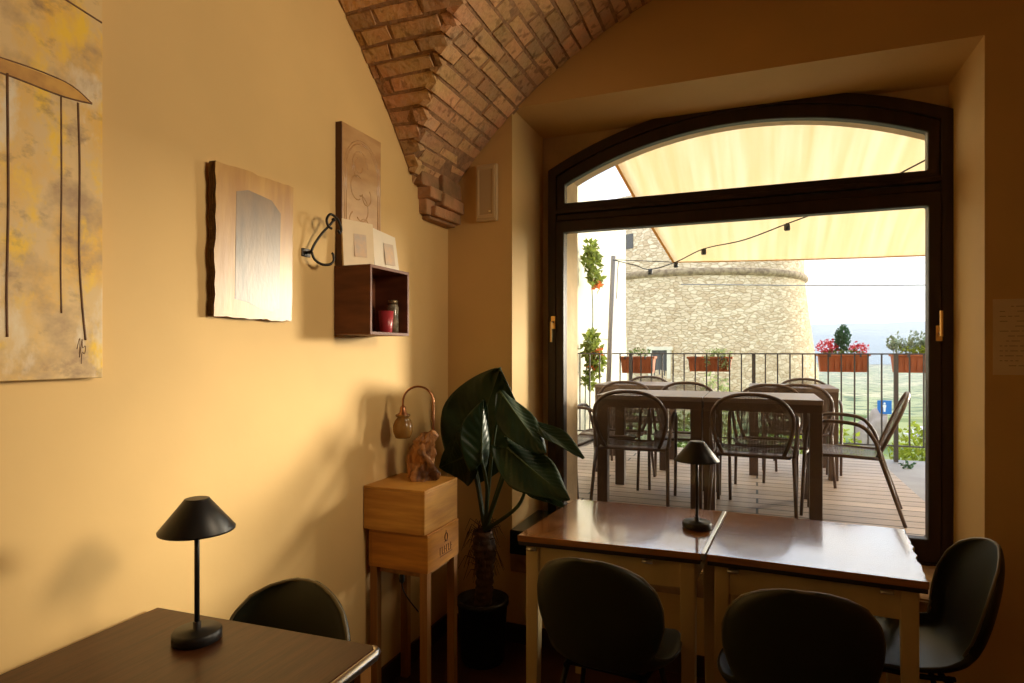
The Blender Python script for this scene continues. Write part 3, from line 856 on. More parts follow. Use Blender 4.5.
for k in range(15):
    a = k / 14 * PI * 1.02
    path.append(cc + Vector((-lx * math.cos(a) * cxr, -ly * math.cos(a) * cxr, math.sin(a) * .068)))
path.append(path[-1] + Vector((0, 0, -.025)))
obj('pipe', MB().tube(path, .0048, 10), 'copper', dl)
e = path[-1]
obj('socket', MB().lathe([(.010, .012), (.013, .005), (.015, -.015), (.024, -.022), (.026, -.028)], e, seg=20), 'copper', dl)
obj('lamp_shade', MB().lathe([(.030, -.024), (.030, -.030), (.022, -.036), (.034, -.052), (.041, -.075), (.040, -.098), (.031, -.122), (.029, -.124)], e, seg=28, caps=False), 'amber_glass', dl, solid=.003)
cbm = MB(); cbm.tube(smooth_path([(-.03, .03, .01), (-.06, .02, .006), (-.10, .10, .006), (-.13, .13, .004)]), .0028, 6)
obj('cord', cbm, 'black_cable', dl)
pc = thing('power_cable', 'black cable with a plug hanging under the crates', 'cable', (-1.37, 2.22, .535))
obj('cord', MB().tube(smooth_path([(0, 0, .04), (0, 0, 0), (.004, 0, -.05), (.02, .02, -.10), (.05, .05, -.16)]), .0028, 6), 'black_cable', pc)
obj('plug', MB().lathe([(.004, .0), (.010, -.006), (.011, -.032), (.004, -.042)], (0, 0, .012), seg=12), 'black_cable', pc)

# ------------------------------------------------------------------ big house plant
pt = thing('potted_plant', 'tall dark green elephant ear plant in a black pot in the corner', 'plant', (-1.215, 2.69, 0))
PL = Vector((-1.215, 2.69, 0))
obj('pot', MB().lathe([(.095, 0), (.100, .01), (.118, .27), (.124, .272), (.124, .295), (.112, .297), (.110, .26), (.02, .255)], seg=40), 'pot_black', pt)
obj('soil', MB().lathe([(.110, .255), (.09, .268), (.02, .272)], seg=24), 'soil', pt)
tr = []
def trunkf(u, v):
    a = 2 * PI * v; z = .255 + .36 * u
    r = .036 + .008 * abs(math.sin(u * 34)) + .006 * noise.noise(Vector((math.cos(a) * 4, math.sin(a) * 4, z * 40))) + .014 * (1 if u > .55 else 0) * math.sin((u - .55) / .45 * PI)
    return (r * math.cos(a) + .012 * math.sin(u * 3), r * math.sin(a), z)
m = MB(); m.grid(trunkf, 40, 20)
r = random.Random(5)
for k in range(90):
    a = r.uniform(0, 2 * PI); z = r.uniform(.42, .66); q = r.uniform(.05, .12)
    m.tube([(.03 * math.cos(a), .03 * math.sin(a), z), (q * math.cos(a) * .7, q * .7 * math.sin(a), z + .02), (q * math.cos(a), q * math.sin(a), z - r.uniform(.01, .07))], [.003, .002, .001], 4)
obj('trunk', m, 'palm_trunk', pt)


def big_leaf(base, tip, wdir, width, droop=0.0, fold=.25, curl=0.0, ribs=9, shape='heart', veins=.0035):
    """leaf blade as a ribbed grid; wdir is the world direction of its width"""
    b = Vector(base) - PL; t = Vector(tip) - PL; ax = (t - b); L = ax.length; ax.normalize()
    w = Vector(wdir); w = (w - ax * w.dot(ax)).normalized(); nr = w.cross(ax).normalized()
    if nr.z < 0: nr = -nr
    def fn(u, v):
        s = 2 * v - 1
        if shape == 'heart': hw = width * .5 * (math.sin(PI * min(1, u * .93 + .07)) ** .75) * (1.25 - .55 * u)
        else: hw = width * .5 * math.sin(PI * (u * .94 + .05)) ** .8
        p = b + ax * (L * u) + w * (hw * s)
        if shape == 'heart' and u < .3: p -= ax * (abs(s) * (.3 - u) * L * .55)
        p += nr * (abs(s) * hw * fold) - nr * droop * (u ** 2) * L + nr * curl * hw * s * s
        p += nr * veins * math.sin(ribs * 2 * PI * (u - .30 * abs(s))) * min(1, abs(s) * 3) * (1 - abs(s) ** 4)
        p += nr * .018 * abs(s) * math.sin(u * 8 + s * 4) * (width / .3)
        return p
    o = obj('leaf', MB().grid(fn, 40, 24), 'leaf_green', pt, solid=.0018)
    rb = [fn(u / 12, .5) - nr * .0015 for u in range(13)]
    obj('midrib', MB().tube(rb, [.005 - .0035 * k / 12 for k in range(13)], 6), 'stem_green', o)
    return fn(.08, .5) + PL


def stalk(a, b, bend=(0, 0, .08), r=.008):
    a = Vector(a) - PL; b = Vector(b) - PL; mid = (a + b) / 2 + Vector(bend) * 1.0
    obj('stem', MB().tube(smooth_path([a, mid, b]), [r * 1.3 - .5 * r * k / 12 for k in range(13)], 8), 'stem_green', pt)


crown = (-1.20, 2.68, .62)
# leaves: base, tip, width direction, width
e1 = big_leaf((-1.32, 2.74, .93), (-1.10, 2.66, 1.40), (1, .1, -.5), .42, droop=.05, fold=.15)      # big dark blade in the corner
stalk(crown, e1)
e1b = big_leaf((-1.26, 2.62, .98), (-1.44, 2.74, .90), (.3, -.3, 1), .26, droop=.1, fold=.2)
stalk(crown, e1b)
e2 = big_leaf((-1.125, 2.47, .98), (-1.105, 2.45, 1.26), (.45, .9, 0), .17, droop=0, fold=.55, ribs=7)      # upright narrow leaf
stalk(crown, e2, (.02, 0, .03))
e3 = big_leaf((-1.06, 2.53, 1.295), (-.83, 2.46, 1.03), (.55, .75, .35), .17, droop=-.08, fold=-.5, ribs=10, shape='oval')
stalk(crown, e3, (.0, 0, .12))
e4 = big_leaf((-.93, 2.56, 1.165), (-.672, 2.50, 1.015), (.25, 1, .3), .11, droop=-.05, fold=.25, ribs=9, shape='oval')
stalk(crown, e4, (.02, 0, .14))
e5 = big_leaf((-1.00, 2.47, 1.055), (-.72, 2.44, .845), (.30, .70, .55), .21, droop=-.12, fold=-.30, ribs=12, veins=.006)
stalk(crown, e5, (.03, -.02, .06))
e6 = big_leaf((-.93, 2.50, .935), (-.74, 2.46, .83), (.3, .9, .4), .12, droop=.02, fold=-.2, ribs=10)
stalk(crown, e6, (.06, 0, .0))

# ------------------------------------------------------------------ things on the left wall
cv = thing('canvas_painting', 'large unframed yellow and grey abstract canvas with thin brown lines on the left wall', 'painting', (XL, .60, 1.405))
co = Vector((XL, .60, 1.405))
obj('canvas', MB(co).box((XL + .0005, .16, 1.405), (-1.489, 1.040, 2.62)), 'painted_canvas', cv, bevel=.002)
s_ = MB(co); s_.prism([(.70, 2.068), (.817, 2.090), (.937, 2.0925), (.969, 2.0915), (1.012, 2.066), (.94, 2.058), (.817, 2.060), (.70, 2.045)], 0, -1.4888, -1.4882); obj('painted_band', s_, 'stroke_ochre', cv)
for pts_, rr in (([(.832, 2.063), (.834, 1.80), (.831, 1.60), (.832, 1.50)], .0030), ([(.942, 2.056), (.943, 1.85), (.941, 1.68), (.943, 1.557)], .0022),
                 ([(.980, 2.055), (.984, 1.90), (.983, 1.70), (.990, 1.58), (.998, 1.496)], .0028), ([(.70, 2.330), (.90, 2.292), (1.037, 2.272)], .0026),
                 ([(.70, 2.069), (.817, 2.091), (.95, 2.093), (1.013, 2.066)], .0020), ([(.70, 2.045), (.817, 2.059), (.94, 2.057), (1.013, 2.065)], .0024)):
    obj('painted_line', MB(co).tube(smooth_path([(-1.489, y, z) for y, z in pts_]), rr, 5), 'stroke_brown', cv)
sg = MB(co); sg.tube(smooth_path([(-1.489, y, z) for y, z in ((.978, 1.475), (.985, 1.500), (.984, 1.455), (.990, 1.498), (.991, 1.478), (.998, 1.482), (.996, 1.464), (.990, 1.466), (.988, 1.440))]), .0009, 5)
obj('signature', sg, 'stroke_brown', cv)

# live edged board with a grey wash
pb = thing('wooden_board_picture', 'thick rough edged wooden board with a glossy grey wash, left of the iron hook', 'picture', (XL, 1.54, 1.57))
po = Vector((XL, 1.54, 1.57)); r = random.Random(11)
def edgepoly(y0, y1, z0, z1, j, n=14):
    P = []
    for k in range(n): P.append((y0 + (y1 - y0) * k / n, z0 + r.uniform(-j, j)))
    for k in range(n): P.append((y1 + r.uniform(-j, j) * .3, z0 + (z1 - z0) * k / n))
    for k in range(n): P.append((y1 - (y1 - y0) * k / n, z1 + r.uniform(-j, j)))
    for k in range(n): P.append((y0 + r.uniform(-j, j), z1 - (z1 - z0) * k / n))
    return P
ep = edgepoly(1.375, 1.702, 1.573, 2.032, .0035)
obj('board', MB(po).prism(ep, 0, XL + .001, -1.490), 'plank_wood', pb)
obj('bark_edge', MB(po).ring(ep, [(y * .99 + 1.5385 * .01, z * .99 + 1.80 * .01) for y, z in ep], 0, XL + .0015, -1.4905), 'plank_bark', pb)
wp = [(1.452, 1.63), (1.50, 1.625), (1.55, 1.607), (1.61, 1.600), (1.640, 1.612), (1.642, 1.93), (1.60, 1.965), (1.50, 1.975), (1.452, 1.96)]
obj('painted_wash', MB(po).prism(wp, 0, -1.4899, -1.4893), 'wash_grey', pb)

pb.rotation_euler = (0, R(1.0), 0)
for _m in ('plank_wood', 'wash_grey'): MATS[_m].node_tree.nodes['Principled BSDF'].inputs['Coat Roughness'].default_value = .30

# icon board standing on the box shelf
ic = thing('icon_panel', 'tall brown wooden panel with a faint carved arch, standing behind the cards on the shelf', 'picture', (XL, 2.08, 1.799))
io = Vector((XL, 2.08, 1.799))
obj('board', MB(io).box((XL + .001, 1.980, 1.799), (-1.488, 2.244, 2.357)), 'icon_wood', ic, bevel=.002)
obj('side_edge', MB(io).box((XL + .001, 1.9765, 1.799), (-1.4895, 1.9798, 2.357)), 'icon_side', ic)
rl = MB(io)
ap_ = [(2.112 + .108 * math.cos(a), 2.19 + .115 * math.sin(a)) for a in [PI * k / 20 for k in range(21)]]
rl.tube([(-1.4885, 2.220, 1.82)] + [(-1.4885, y, z) for y, z in ap_] + [(-1.4885, 2.004, 1.82)], .0035, 6)
rl.tube([(-1.4885, 2.232, 1.82)] + [(-1.4885, 2.112 + (y - 2.112) * 1.11, 2.19 + (z - 2.19) * 1.10) for y, z in ap_] + [(-1.4885, 1.992, 1.82)], .0025, 6)
for (cy, cz, rr, st0) in ((2.095, 2.215, .050, 0), (2.085, 2.215, .026, 2), (2.075, 2.125, .042, 1), (2.14, 2.10, .030, 3), (2.105, 2.045, .045, 4), (2.06, 1.985, .035, 2), (2.125, 1.96, .040, 0), (2.08, 1.90, .045, 5)):
    rl.tube([(-1.4885, cy + rr * math.cos(a + st0), cz + rr * 1.15 * math.sin(a + st0)) for a in [2 * PI * k / 18 * .7 for k in range(18)]], .0028, 6)
obj('carving', rl, 'icon_relief', ic)

# box shelf, open to the room
bs = thing('box_shelf', 'small dark reddish wooden box shelf hung on the left wall', 'shelf', (XL, 2.108, 1.532))
bo_ = Vector((XL, 2.108, 1.532)); x0, x1, y0, y1, z0, z1, t = XL + .001, -1.352, 1.968, 2.246, 1.532, 1.798, .012
obj('side_panel', MB(bo_).box((x0, y0, z0 + t), (x1, y0 + t, z1 - t)), 'shelf_wood', bs, bevel=.001)
obj('side_panel', MB(bo_).box((x0, y1 - t, z0 + t), (x1, y1, z1 - t)), 'shelf_wood', bs, bevel=.001)
obj('top_panel', MB(bo_).box((x0, y0, z1 - t), (x1, y1, z1)), 'shelf_wood', bs, bevel=.001)
obj('bottom_panel', MB(bo_).box((x0, y0, z0), (x1, y1, z0 + t)), 'shelf_wood', bs, bevel=.001)
obj('back_panel', MB(bo_).box((x0, y0 + t, z0 + t), (x0 + .006, y1 - t, z1 - t)), 'shelf_wood', bs)

# cards leaning on the icon
cd = thing('art_card', 'cream square card leaning on the shelf top, left of the paler card', 'card', (-1.452, 2.035, 1.799), R(-24), 'cards on the box shelf')
obj('board', MB().hexa([(-.006, -.068, 0), (.006, -.068, 0), (.006, .068, 0), (-.006, .068, 0), (-.020, -.068, .183), (-.008, -.068, .183), (-.008, .068, .178), (-.020, .068, .178)]), 'card_cream', cd)
obj('print', MB().hexa([(.0052, -.02, .04), (.0062, -.02, .04), (.0062, .035, .04), (.0052, .035, .04), (-.0048, -.02, .13), (-.0038, -.02, .13), (-.0038, .035, .13), (-.0048, .035, .13)]), 'card_print', cd)
cd2 = thing('art_card', 'pale glossy card with a dark spine leaning on the right of the shelf top', 'card', (-1.440, 2.205, 1.799), R(-8), 'cards on the box shelf')
obj('board', MB().hexa([(-.010, -.075, 0), (.010, -.075, 0), (.010, .078, 0), (-.010, .078, 0), (-.028, -.075, .175), (-.008, -.075, .175), (-.008, .070, .155), (-.028, .070, .155)]), 'card_pale', cd2, bevel=.001)
obj('spine', MB().hexa([(-.012, -.0775, 0), (.011, -.0775, 0), (.011, -.075, 0), (-.012, -.075, 0), (-.030, -.0775, .176), (-.007, -.0775, .176), (-.007, -.075, .176), (-.030, -.075, .176)]), 'card_dark', cd2)
obj('print', MB().hexa([(.0102, -.01, .03), (.0112, -.01, .03), (.0112, .05, .03), (.0102, .05, .03), (-.0028, -.01, .12), (-.0018, -.01, .12), (-.0018, .05, .12), (-.0028, .05, .12)]), 'card_print', cd2)

mg = tag(obj('cup', MB().lathe([(.022, 0), (.024, .003), (.031, .088), (.029, .088), (.022, .006), (.005, .005)], seg=28), 'mug_red', loc=(-1.405, 2.155, 1.5445)), 'small dark red tapered cup inside the box shelf', 'cup')
jr = thing('glass_jar', 'tall speckled jar beside the red cup in the box shelf', 'jar', (-1.405, 2.207, 1.5445))
obj('body', MB().lathe([(.020, 0), (.0235, .004), (.0235, .105), (.019, .115), (.019, .118)], seg=28), 'jar_glass', jr)
obj('lid', MB().lathe([(.021, .1185), (.021, .134), (.019, .136)], seg=28), 'jar_lid', jr)

# wrought iron hook
hk = thing('coat_hook', 'black wrought iron scroll hook on the left wall beside the box shelf', 'hook', (XL, 1.805, 1.822))
ho = Vector((XL, 1.79, 1.82))
obj('back_plate', MB(ho).box((XL, 1.768, 1.808), (XL + .006, 1.812, 1.838)), 'iron', hk, bevel=.002)
pp = [(1.790, 1.826), (1.829, 1.894), (1.874, 1.955)]
h1 = MB(ho)
h1.tube([(XL + .004, 1.79, 1.823), (XL + .026, 1.79, 1.824)], .006, 8)
h1.tube(smooth_path([(-1.492, 1.790, 1.826), (-1.488, 1.806, 1.858), (-1.475, 1.832, 1.900), (-1.46, 1.855, 1.932), (-1.455, 1.868, 1.950)]), .0048, 8)
h1.lathe([(.001, -.008), (.007, -.004), (.008, 0), (.007, .004), (.001, .008)], (-1.455, 1.869, 1.953), seg=12)
obj('stem', h1, 'iron', hk)
h2 = MB(ho); h2.tube(smooth_path([(-1.455, 1.857, 1.918), (-1.455, 1.838, 1.925), (-1.455, 1.830, 1.945), (-1.455, 1.845, 1.967), (-1.455, 1.868, 1.969), (-1.452, 1.893, 1.955), (-1.448, 1.905, 1.925), (-1.448, 1.897, 1.908), (-1.448, 1.885, 1.918)]), .0048, 8)
obj('upper_scroll', h2, 'iron', hk)
h3 = MB(ho); h3.tube(smooth_path([(-1.490, 1.790, 1.824), (-1.484, 1.800, 1.798), (-1.470, 1.822, 1.783), (-1.455, 1.846, 1.785), (-1.448, 1.860, 1.800), (-1.448, 1.858, 1.822), (-1.448, 1.852, 1.826)]), .0048, 8)
obj('lower_hook', h3, 'iron', hk)

# framed plastic panel on the window wall, paper on its right
wp_ = thing('emergency_light', 'slim cream wall light panel beside the brick corbel', 'light', (-1.288, YF, 2.134))
obj('housing', MB().box((-.060, -.026, 0), (.060, 0, .292)), 'panel_plastic', wp_, bevel=.008)
obj('rim', MB().ring([(-.050, .012), (.050, .012), (.050, .280), (-.050, .280)], [(-.036, .032), (.036, .032), (.036, .262), (-.036, .262)], 1, -.032, -.0262), 'panel_plastic', wp_, bevel=.003)
obj('lens', MB().box((-.036, -.029, .032), (.036, -.0262, .262)), 'panel_inner', wp_, bevel=.001)
obj('indicator', MB().box((.018, -.0335, .044), (.027, -.0285, .052)), 'indicator', wp_)
pn = thing('paper_notice', 'sheet of paper with faint printed rows pinned right of the window', 'paper', (.955, YF, 1.378))
obj('sheet', MB().box((-.106, -.0025, 0), (.106, -.0005, .292)), 'paper', pn)
pr = MB(); r = random.Random(2)
for k in range(13):
    z = .262 - k * .019; x = -.085
    while x < .08:
        L = r.uniform(.008, .03)
        if r.random() < .8: pr.box((x, -.0032, z), (min(x + L, .09), -.0026, z + .0028))
        x += L + .007
obj('print', pr, 'paper_ink', pn)

# ------------------------------------------------------------------ the terrace
DZ = .513
struct(obj('terrace_deck', MB().box((-1.80, 3.70, DZ - .12), (.99, 6.32, DZ)), 'deck_planks'))
struct(obj('terrace_paving', MB().box((.99, 3.70, DZ - .14), (4.2, 6.32, DZ - .002)), 'paving_grey'))
gw = MB(); gw.box((-2.3, 3.70, -.6), (-1.78, 9.0, 3.30))
gw.prism([(9.0, -.6), (9.35, -.6), (9.0, 1.9)], 0, -2.3, -1.78)
gw.box((-2.3, 6.9, 1.62), (-1.762, 8.2, 1.66))
struct(obj('garden_wall', gw, 'plaster_out'))

# railing
rg = thing('balcony_railing', 'black iron railing of thin upright bars along the terrace edge', 'railing', (0, 6.2, DZ))
obj('top_rail', MB().box((-1.75, -.02, .925), (3.2, .02, .937)), 'rail_black', rg)
obj('bottom_rail', MB().box((-1.75, -.010, .13), (3.2, .010, .142)), 'rail_black', rg)
PX = [-1.175 - .0 + 1.146 * k for k in range(-0, 5)]
for x in PX: obj('post', MB().box((x - .016, -.016, 0), (x + .016, .016, .925)), 'rail_black', rg)
x = -1.70; k = 0
while x < 3.15:
    if min(abs(x - q) for q in PX) > .03: obj('bar', MB().box((x - .006, -.006, .142), (x + .006, .006, .925)), 'rail_black', rg)
    x += .1042
    k += 1

# sail post at the rail
sp = tag(obj('sail_post', MB().tube([(0, 0, 0), (.075, 0, 1.90)], .024, 14), 'post_grey', loc=(-1.40, 6.08, DZ)), 'leaning grey metal post by the railing that holds the sail', 'post')

# planters
def planter(label, xc, wdt, zt, h, kind, group):
    T = thing('flower_box', label, 'planter', (xc, 6.36, zt - h), 0, group)
    a, b = wdt / 2 * .93, wdt / 2
    m = MB()
    lo = [(-a, -.062), (a, -.062), (a, .062), (-a, .062)]; hi = [(-b, -.08), (b, -.08), (b, .08), (-b, .08)]
    m.hexa([(x, y, 0) for x, y in lo] + [(x, y, h - .012) for x, y in hi])
    for q in range(int(wdt / .045)):
        x = -a + .025 + q * .045
        m.box((x, -.078, .02), (x + .02, -.069, h - .02))
    obj('box', m, 'terracotta', T)
    obj('rim', MB().ring([(-b - .012, -.092), (b + .012, -.092), (b + .012, .092), (-b - .012, .092)], [(-b + .008, -.07), (b - .008, -.07), (b - .008, .07), (-b + .008, .07)], 2, h - .022, h), 'terracotta', T, bevel=.003)
    obj('soil', MB().box((-b + .01, -.068, h - .02), (b - .01, .068, h - .008)), 'soil', T)
    for q in (-.6, .6):
        x = q * b; m = MB(); m.box((x - .008, -.184, h - .004), (x + .008, -.060, h + .0035)); m.box((x - .008, -.188, h - .03), (x + .008, -.184, h + .0035)); obj('hook', m, 'rail_black', T)
    return T, h


G = 'terracotta flower boxes on the railing'
fb, h = planter('terracotta flower box on the railing beside the grey post, with a few green sprigs', -1.13, .33, 1.415, .17, 0, G)
obj('foliage', MB().leafy((0, 0, h + .04), (.14, .06, .05), 90, .03, seed=4), 'leaf_mid', fb)
fb, h = planter('terracotta flower box hung with pale trailing greenery, left of the red flowers', -.43, .40, 1.415, .145, 1, G)
m = MB(); m.leafy((.08, 0, h + .03), (.13, .08, .05), 160, .035, seed=5); m.leafy((.13, -.09, h - .04), (.06, .03, .07), 70, .03, seed=6); m.leafy((-.02, -.09, h - .04), (.04, .02, .06), 35, .03, seed=16)
obj('foliage', m, 'leaf_pale', fb)
fb, h = planter('terracotta flower box with red flowers and a small conifer', .725, .40, 1.445, .165, 2, G)
m = MB(); m.leafy((-.12, 0, h + .06), (.10, .07, .075), 260, .028, seed=7); m.leafy((.13, 0, h + .05), (.08, .07, .055), 170, .026, seed=8); obj('flowers', m, 'flower_red', fb)
m = MB(); m.leafy((.01, 0, h + .13), (.055, .055, .125), 650, .026, seed=9, up=2.5, shape='ball'); m.leafy((-.045, 0, h + .11), (.022, .03, .10), 200, .022, seed=10, up=3); obj('conifer', m, 'leaf_conifer', fb)
m = MB(); m.leafy((0, 0, h + .02), (.18, .07, .03), 150, .03, seed=19); obj('foliage', m, 'leaf_mid', fb)
fb, h = planter('terracotta flower box with loose pale grey-green sprigs beside the window edge', 1.335, .44, 1.445, .165, 3, G)
m = MB(); r = random.Random(21)
for k in range(60):
    x, y = r.uniform(-.2, .2), r.uniform(-.05, .05); dx = x * .35 + r.uniform(-.05, .05); hh = r.uniform(.06, .20) * (1 - .6 * abs(x) / .3) + .03
    m.tube([(x, y, h - .02), (x + dx * .4, y, h + hh * .6), (x + dx, y + r.uniform(-.03, .03), h + hh)], [.0022, .0016, .001], 4)
    for q in range(6):
        tq = .4 + .1 * q; m.leafy((x + dx * tq, y, h + hh * tq), (.006, .006, .01), 3, .028, seed=k * 10 + q, up=1)
obj('foliage', m, 'leaf_lavender', fb)
m = MB(); m.leafy((0, 0, h + .03), (.19, .07, .04), 330, .028, seed=22); obj('low_foliage', m, 'leaf_bright', fb)


# outdoor tables
def out_table(label, x0, x1, y0, y1, proto=None):
    T = thing('terrace_table', label, 'table', ((x0 + x1) / 2, (y0 + y1) / 2, DZ), 0, 'square metal tables on the terrace')
    a, b = (x1 - x0) / 2, (y1 - y0) / 2
    obj('table_top', MB().box((-a, -b, .652), (a, b, .680)), 'taupe_top', T, bevel=.003)
    obj('apron', MB().ring([(-a + .004, -b + .004), (a - .004, -b + .004), (a - .004, b - .004), (-a + .004, b - .004)], [(-a + .03, -b + .03), (a - .03, -b + .03), (a - .03, b - .03), (-a + .03, b - .03)], 2, .605, .652), 'brown_metal', T)
    for sx in (-1, 1):
        for sy in (-1, 1):
            x, y = sx * (a - .036), sy * (b - .036)
            obj('leg', MB().box((x - .033, y - .033, 0), (x + .033, y + .033, .606)), 'brown_metal', T, bevel=.004)
    return T


ta = out_table('brown metal terrace table nearest the glass, left of its pair', -.95, -.305, 3.86, 4.47)
tb = out_table('brown metal terrace table nearest the glass, right of its pair', -.300, .345, 3.86, 4.47)
tcx = out_table('brown metal terrace table in the back row by the left wall', -1.26, -.66, 5.05, 5.66)
td = out_table('brown metal terrace table in the back row below the red flower box', -.06, .56, 5.10, 5.72)


# outdoor chairs (front = +Y)
def out_chair(label, loc, rz):
    T = thing('terrace_chair', label, 'chair', loc, rz, 'brown perforated metal armchairs on the terrace')
    # back hoop
    hp = [(-.170, -.175, .375), (-.203, -.212, .46), (-.224, -.255, .56), (-.214, -.289, .64), (-.168, -.315, .703), (-.090, -.329, .737), (0, -.332, .745), (.090, -.329, .737), (.168, -.315, .703), (.214, -.289, .64), (.224, -.255, .56), (.203, -.212, .46), (.170, -.175, .375)]
    obj('back_hoop', MB().tube(smooth_path(hp, 5), .0115, 10), 'brown_metal', T)
    Zs = [(.395, -.184, .172), (.46, -.211, .196), (.56, -.254, .217), (.64, -.288, .207), (.703, -.314, .160), (.735, -.327, .075)]
    def bf(u, v):
        i = u * 5; k = min(int(i), 4); t_ = i - k; a, b = Zs[k], Zs[k + 1]
        z, y, w_ = [a[q] * (1 - t_) + b[q] * t_ for q in range(3)]
        s = 2 * v - 1; return (w_ * s, y - .022 * (1 - s * s), z)
    obj('backrest', MB().grid(bf, 20, 12), 'perforated_back', T, solid=.002)
    def sf(u, v):
        y = -.185 + .40 * u; s = 2 * v - 1
        w_ = .205 + .02 * math.sin(PI * u); z = .372 + .012 * u - .012 * (1 - s * s) - (.022 * max(0, (u - .85) / .15) ** 2)
        return (w_ * s, y, z)
    st_ = obj('seat', MB().grid(sf, 16, 12), 'perforated_seat', T, solid=.002)
    obj('seat_frame', MB().tube([(-.205, -.185, .370), (.205, -.185, .370), (.222, 0, .376), (.205, .205, .370), (-.205, .205, .370), (-.222, 0, .376)], .010, 8, closed=True), 'brown_metal', T)
    for sx in (-1, 1):
        sd_ = [(sx * .238, .225, 0), (sx * .244, .205, .40), (sx * .246, .185, .53), (sx * .246, .12, .575), (sx * .246, 0, .578), (sx * .246, -.10, .555), (sx * .240, -.165, .47), (sx * .226, -.19, .37)]
        obj('arm', MB().tube(smooth_path(sd_[1:], 5), .0115, 10), 'brown_metal', T)
        obj('leg', MB().tube([sd_[0], sd_[1]], [.010, .0115], 10), 'brown_metal', T)
        obj('leg', MB().tube([(sx * .226, -.19, .372), (sx * .240, -.31, 0)], [.0125, .010], 10), 'brown_metal', T)
    return T


oc = out_chair('brown metal armchair right behind the glass, left of the two seen from behind', (-.725, 3.985, DZ), R(2))
oc.scale = (.96, .96, .96)
for lab, loc, rz in (
        ('brown metal armchair right behind the glass, right of the two seen from behind', (-.015, 3.985, DZ), R(-3)),
        ('brown metal terrace armchair at the right end of the near tables, seen from the side', (.485, 4.17, DZ), R(82)),
        ('brown metal armchair at the left end of the near tables, cut by the window frame', (-1.245, 4.02, DZ), R(-95)),
        ('brown metal terrace armchair behind the near left table, in front of the grey post', (-.975, 4.50, DZ), R(176)),
        ('brown metal terrace armchair behind the near tables, above the small black lamp', (-.475, 4.54, DZ), R(184)),
        ('brown metal terrace armchair behind the near right table, facing the room', (.075, 4.43, DZ), R(178)),
        ('brown metal terrace armchair at the near side of the back right table', (.275, 5.13, DZ), R(0)),
        ('brown metal terrace armchair on the railing side of the back right table', (.37, 5.56, DZ), R(180)),
        ('brown metal terrace armchair on the railing side of the back left table', (-.95, 5.56, DZ), R(180))):
    c = copy_tree(oc); c.scale = (.96, .96, .96); c.location = loc; c.rotation_euler = (0, 0, rz); c['label'] = lab

# shade sail
def sailf(u, v):                       # u across (left->right), v near->far
    nl, nr_ = Vector((-.985, 3.74, 2.97)), Vector((3.0, 3.74, 3.10))
    fl, fr = Vector((-.735, 6.0, 2.31)), Vector((3.1, 6.1, 2.28))
    p = (nl * (1 - u) + nr_ * u) * (1 - v) + (fl * (1 - u) + fr * u) * v
    p.x += .16 * math.sin(PI * v) * (1 - u) * -.1
    p.z += -.05 * math.sin(PI * u) * v + .10 * abs(u - (1 - v)) * 0
    p.z += .10 * math.sin(PI * v) * math.sin(PI * u)
    p.y -= .16 * math.sin(PI * u) * v
    return p
ss = thing('shade_sail', 'cream yellow sun sail stretched over the terrace', 'sunshade', (1.0, 5.0, 2.5))
so = Vector((1.0, 5.0, 2.5))
obj('cloth', MB(so).grid(sailf, 48, 32), 'sail_cloth', ss, solid=.0015)
mat('sail_hem', (0.70, 0.40, 0.10), 0.7, trans=0.4)
hm = MB(so)
hm.tube([sailf(0, k / 20) for k in range(21)], .012, 6); hm.tube([sailf(k / 30, 1) for k in range(31)], .007, 6)
obj('hem', hm, 'sail_hem', ss)
obj('tie_rope', MB(so).tube([sailf(0, 1), (-1.32, 6.08, 2.375)], .004, 6), 'black_cable', ss)

# string of bulbs under the sail
sb = thing('string_lights', 'black festoon cable with unlit bulbs below the sail', 'string lights', (-.944, 5.95, 2.245))
so2 = Vector((-.944, 5.95, 2.245))
cp = [(-1.325, 6.05, 2.37), (-1.1, 6.0, 2.30), (-.944, 5.95, 2.245), (-.70, 5.90, 2.296), (-.43, 5.6, 2.355), (-.10, 5.3, 2.36), (.206, 5.0, 2.41), (.55, 4.6, 2.46), (.90, 4.2, 2.57), (1.4, 3.8, 2.75)]
obj('cable', MB(so2).tube(smooth_path(cp, 6), .005, 6), 'black_cable', sb)
for (x, y, z) in ((-.944, 5.95, 2.240), (-.70, 5.90, 2.290), (-.43, 5.6, 2.350), (.206, 5.0, 2.405)):
    b_ = obj('bulb_socket', MB(so2).lathe([(.006, .01), (.020, 0), (.022, -.035), (.018, -.045)], (x, y, z), seg=14), 'black_cable', sb)
obj('hanging_tail', MB(so2).tube(smooth_path([(-1.25, 6.0, 2.345), (-1.262, 6.0, 2.30), (-1.272, 6.0, 2.10), (-1.276, 6.0, 1.98)]), .004, 6), 'black_cable', sb)

# vine with orange flowers on the garden wall
vn = thing('flowering_vine', 'green climbing vine with orange trumpet flowers on the pale wall', 'vine', (-1.675, 6.33, .6))
vo = Vector((-1.74, 6.35, .6))
m = MB(vo)
for (x, y, z, sx, sz, n_) in ((-1.70, 6.45, 2.45, .07, .20, 240), (-1.66, 6.5, 2.25, .05, .12, 90), (-1.70, 6.40, 1.52, .07, .18, 240), (-1.66, 6.45, 1.38, .09, .16, 200), (-1.71, 6.4, 1.20, .05, .12, 90)):
    m.leafy((x, y, z), (sx, .16, sz), n_, .075, seed=int(z * 100))
obj('foliage', m, 'vine_leaf', vn)
m = MB(vo)
m.leafy((-1.63, 6.42, 2.16), (.04, .06, .04), 26, .06, seed=31); m.leafy((-1.64, 6.40, 1.46), (.05, .06, .04), 26, .06, seed=32); m.leafy((-1.68, 6.35, 1.30), (.03, .04, .03), 14, .05, seed=33)
obj('flowers', m, 'flower_orange', vn)
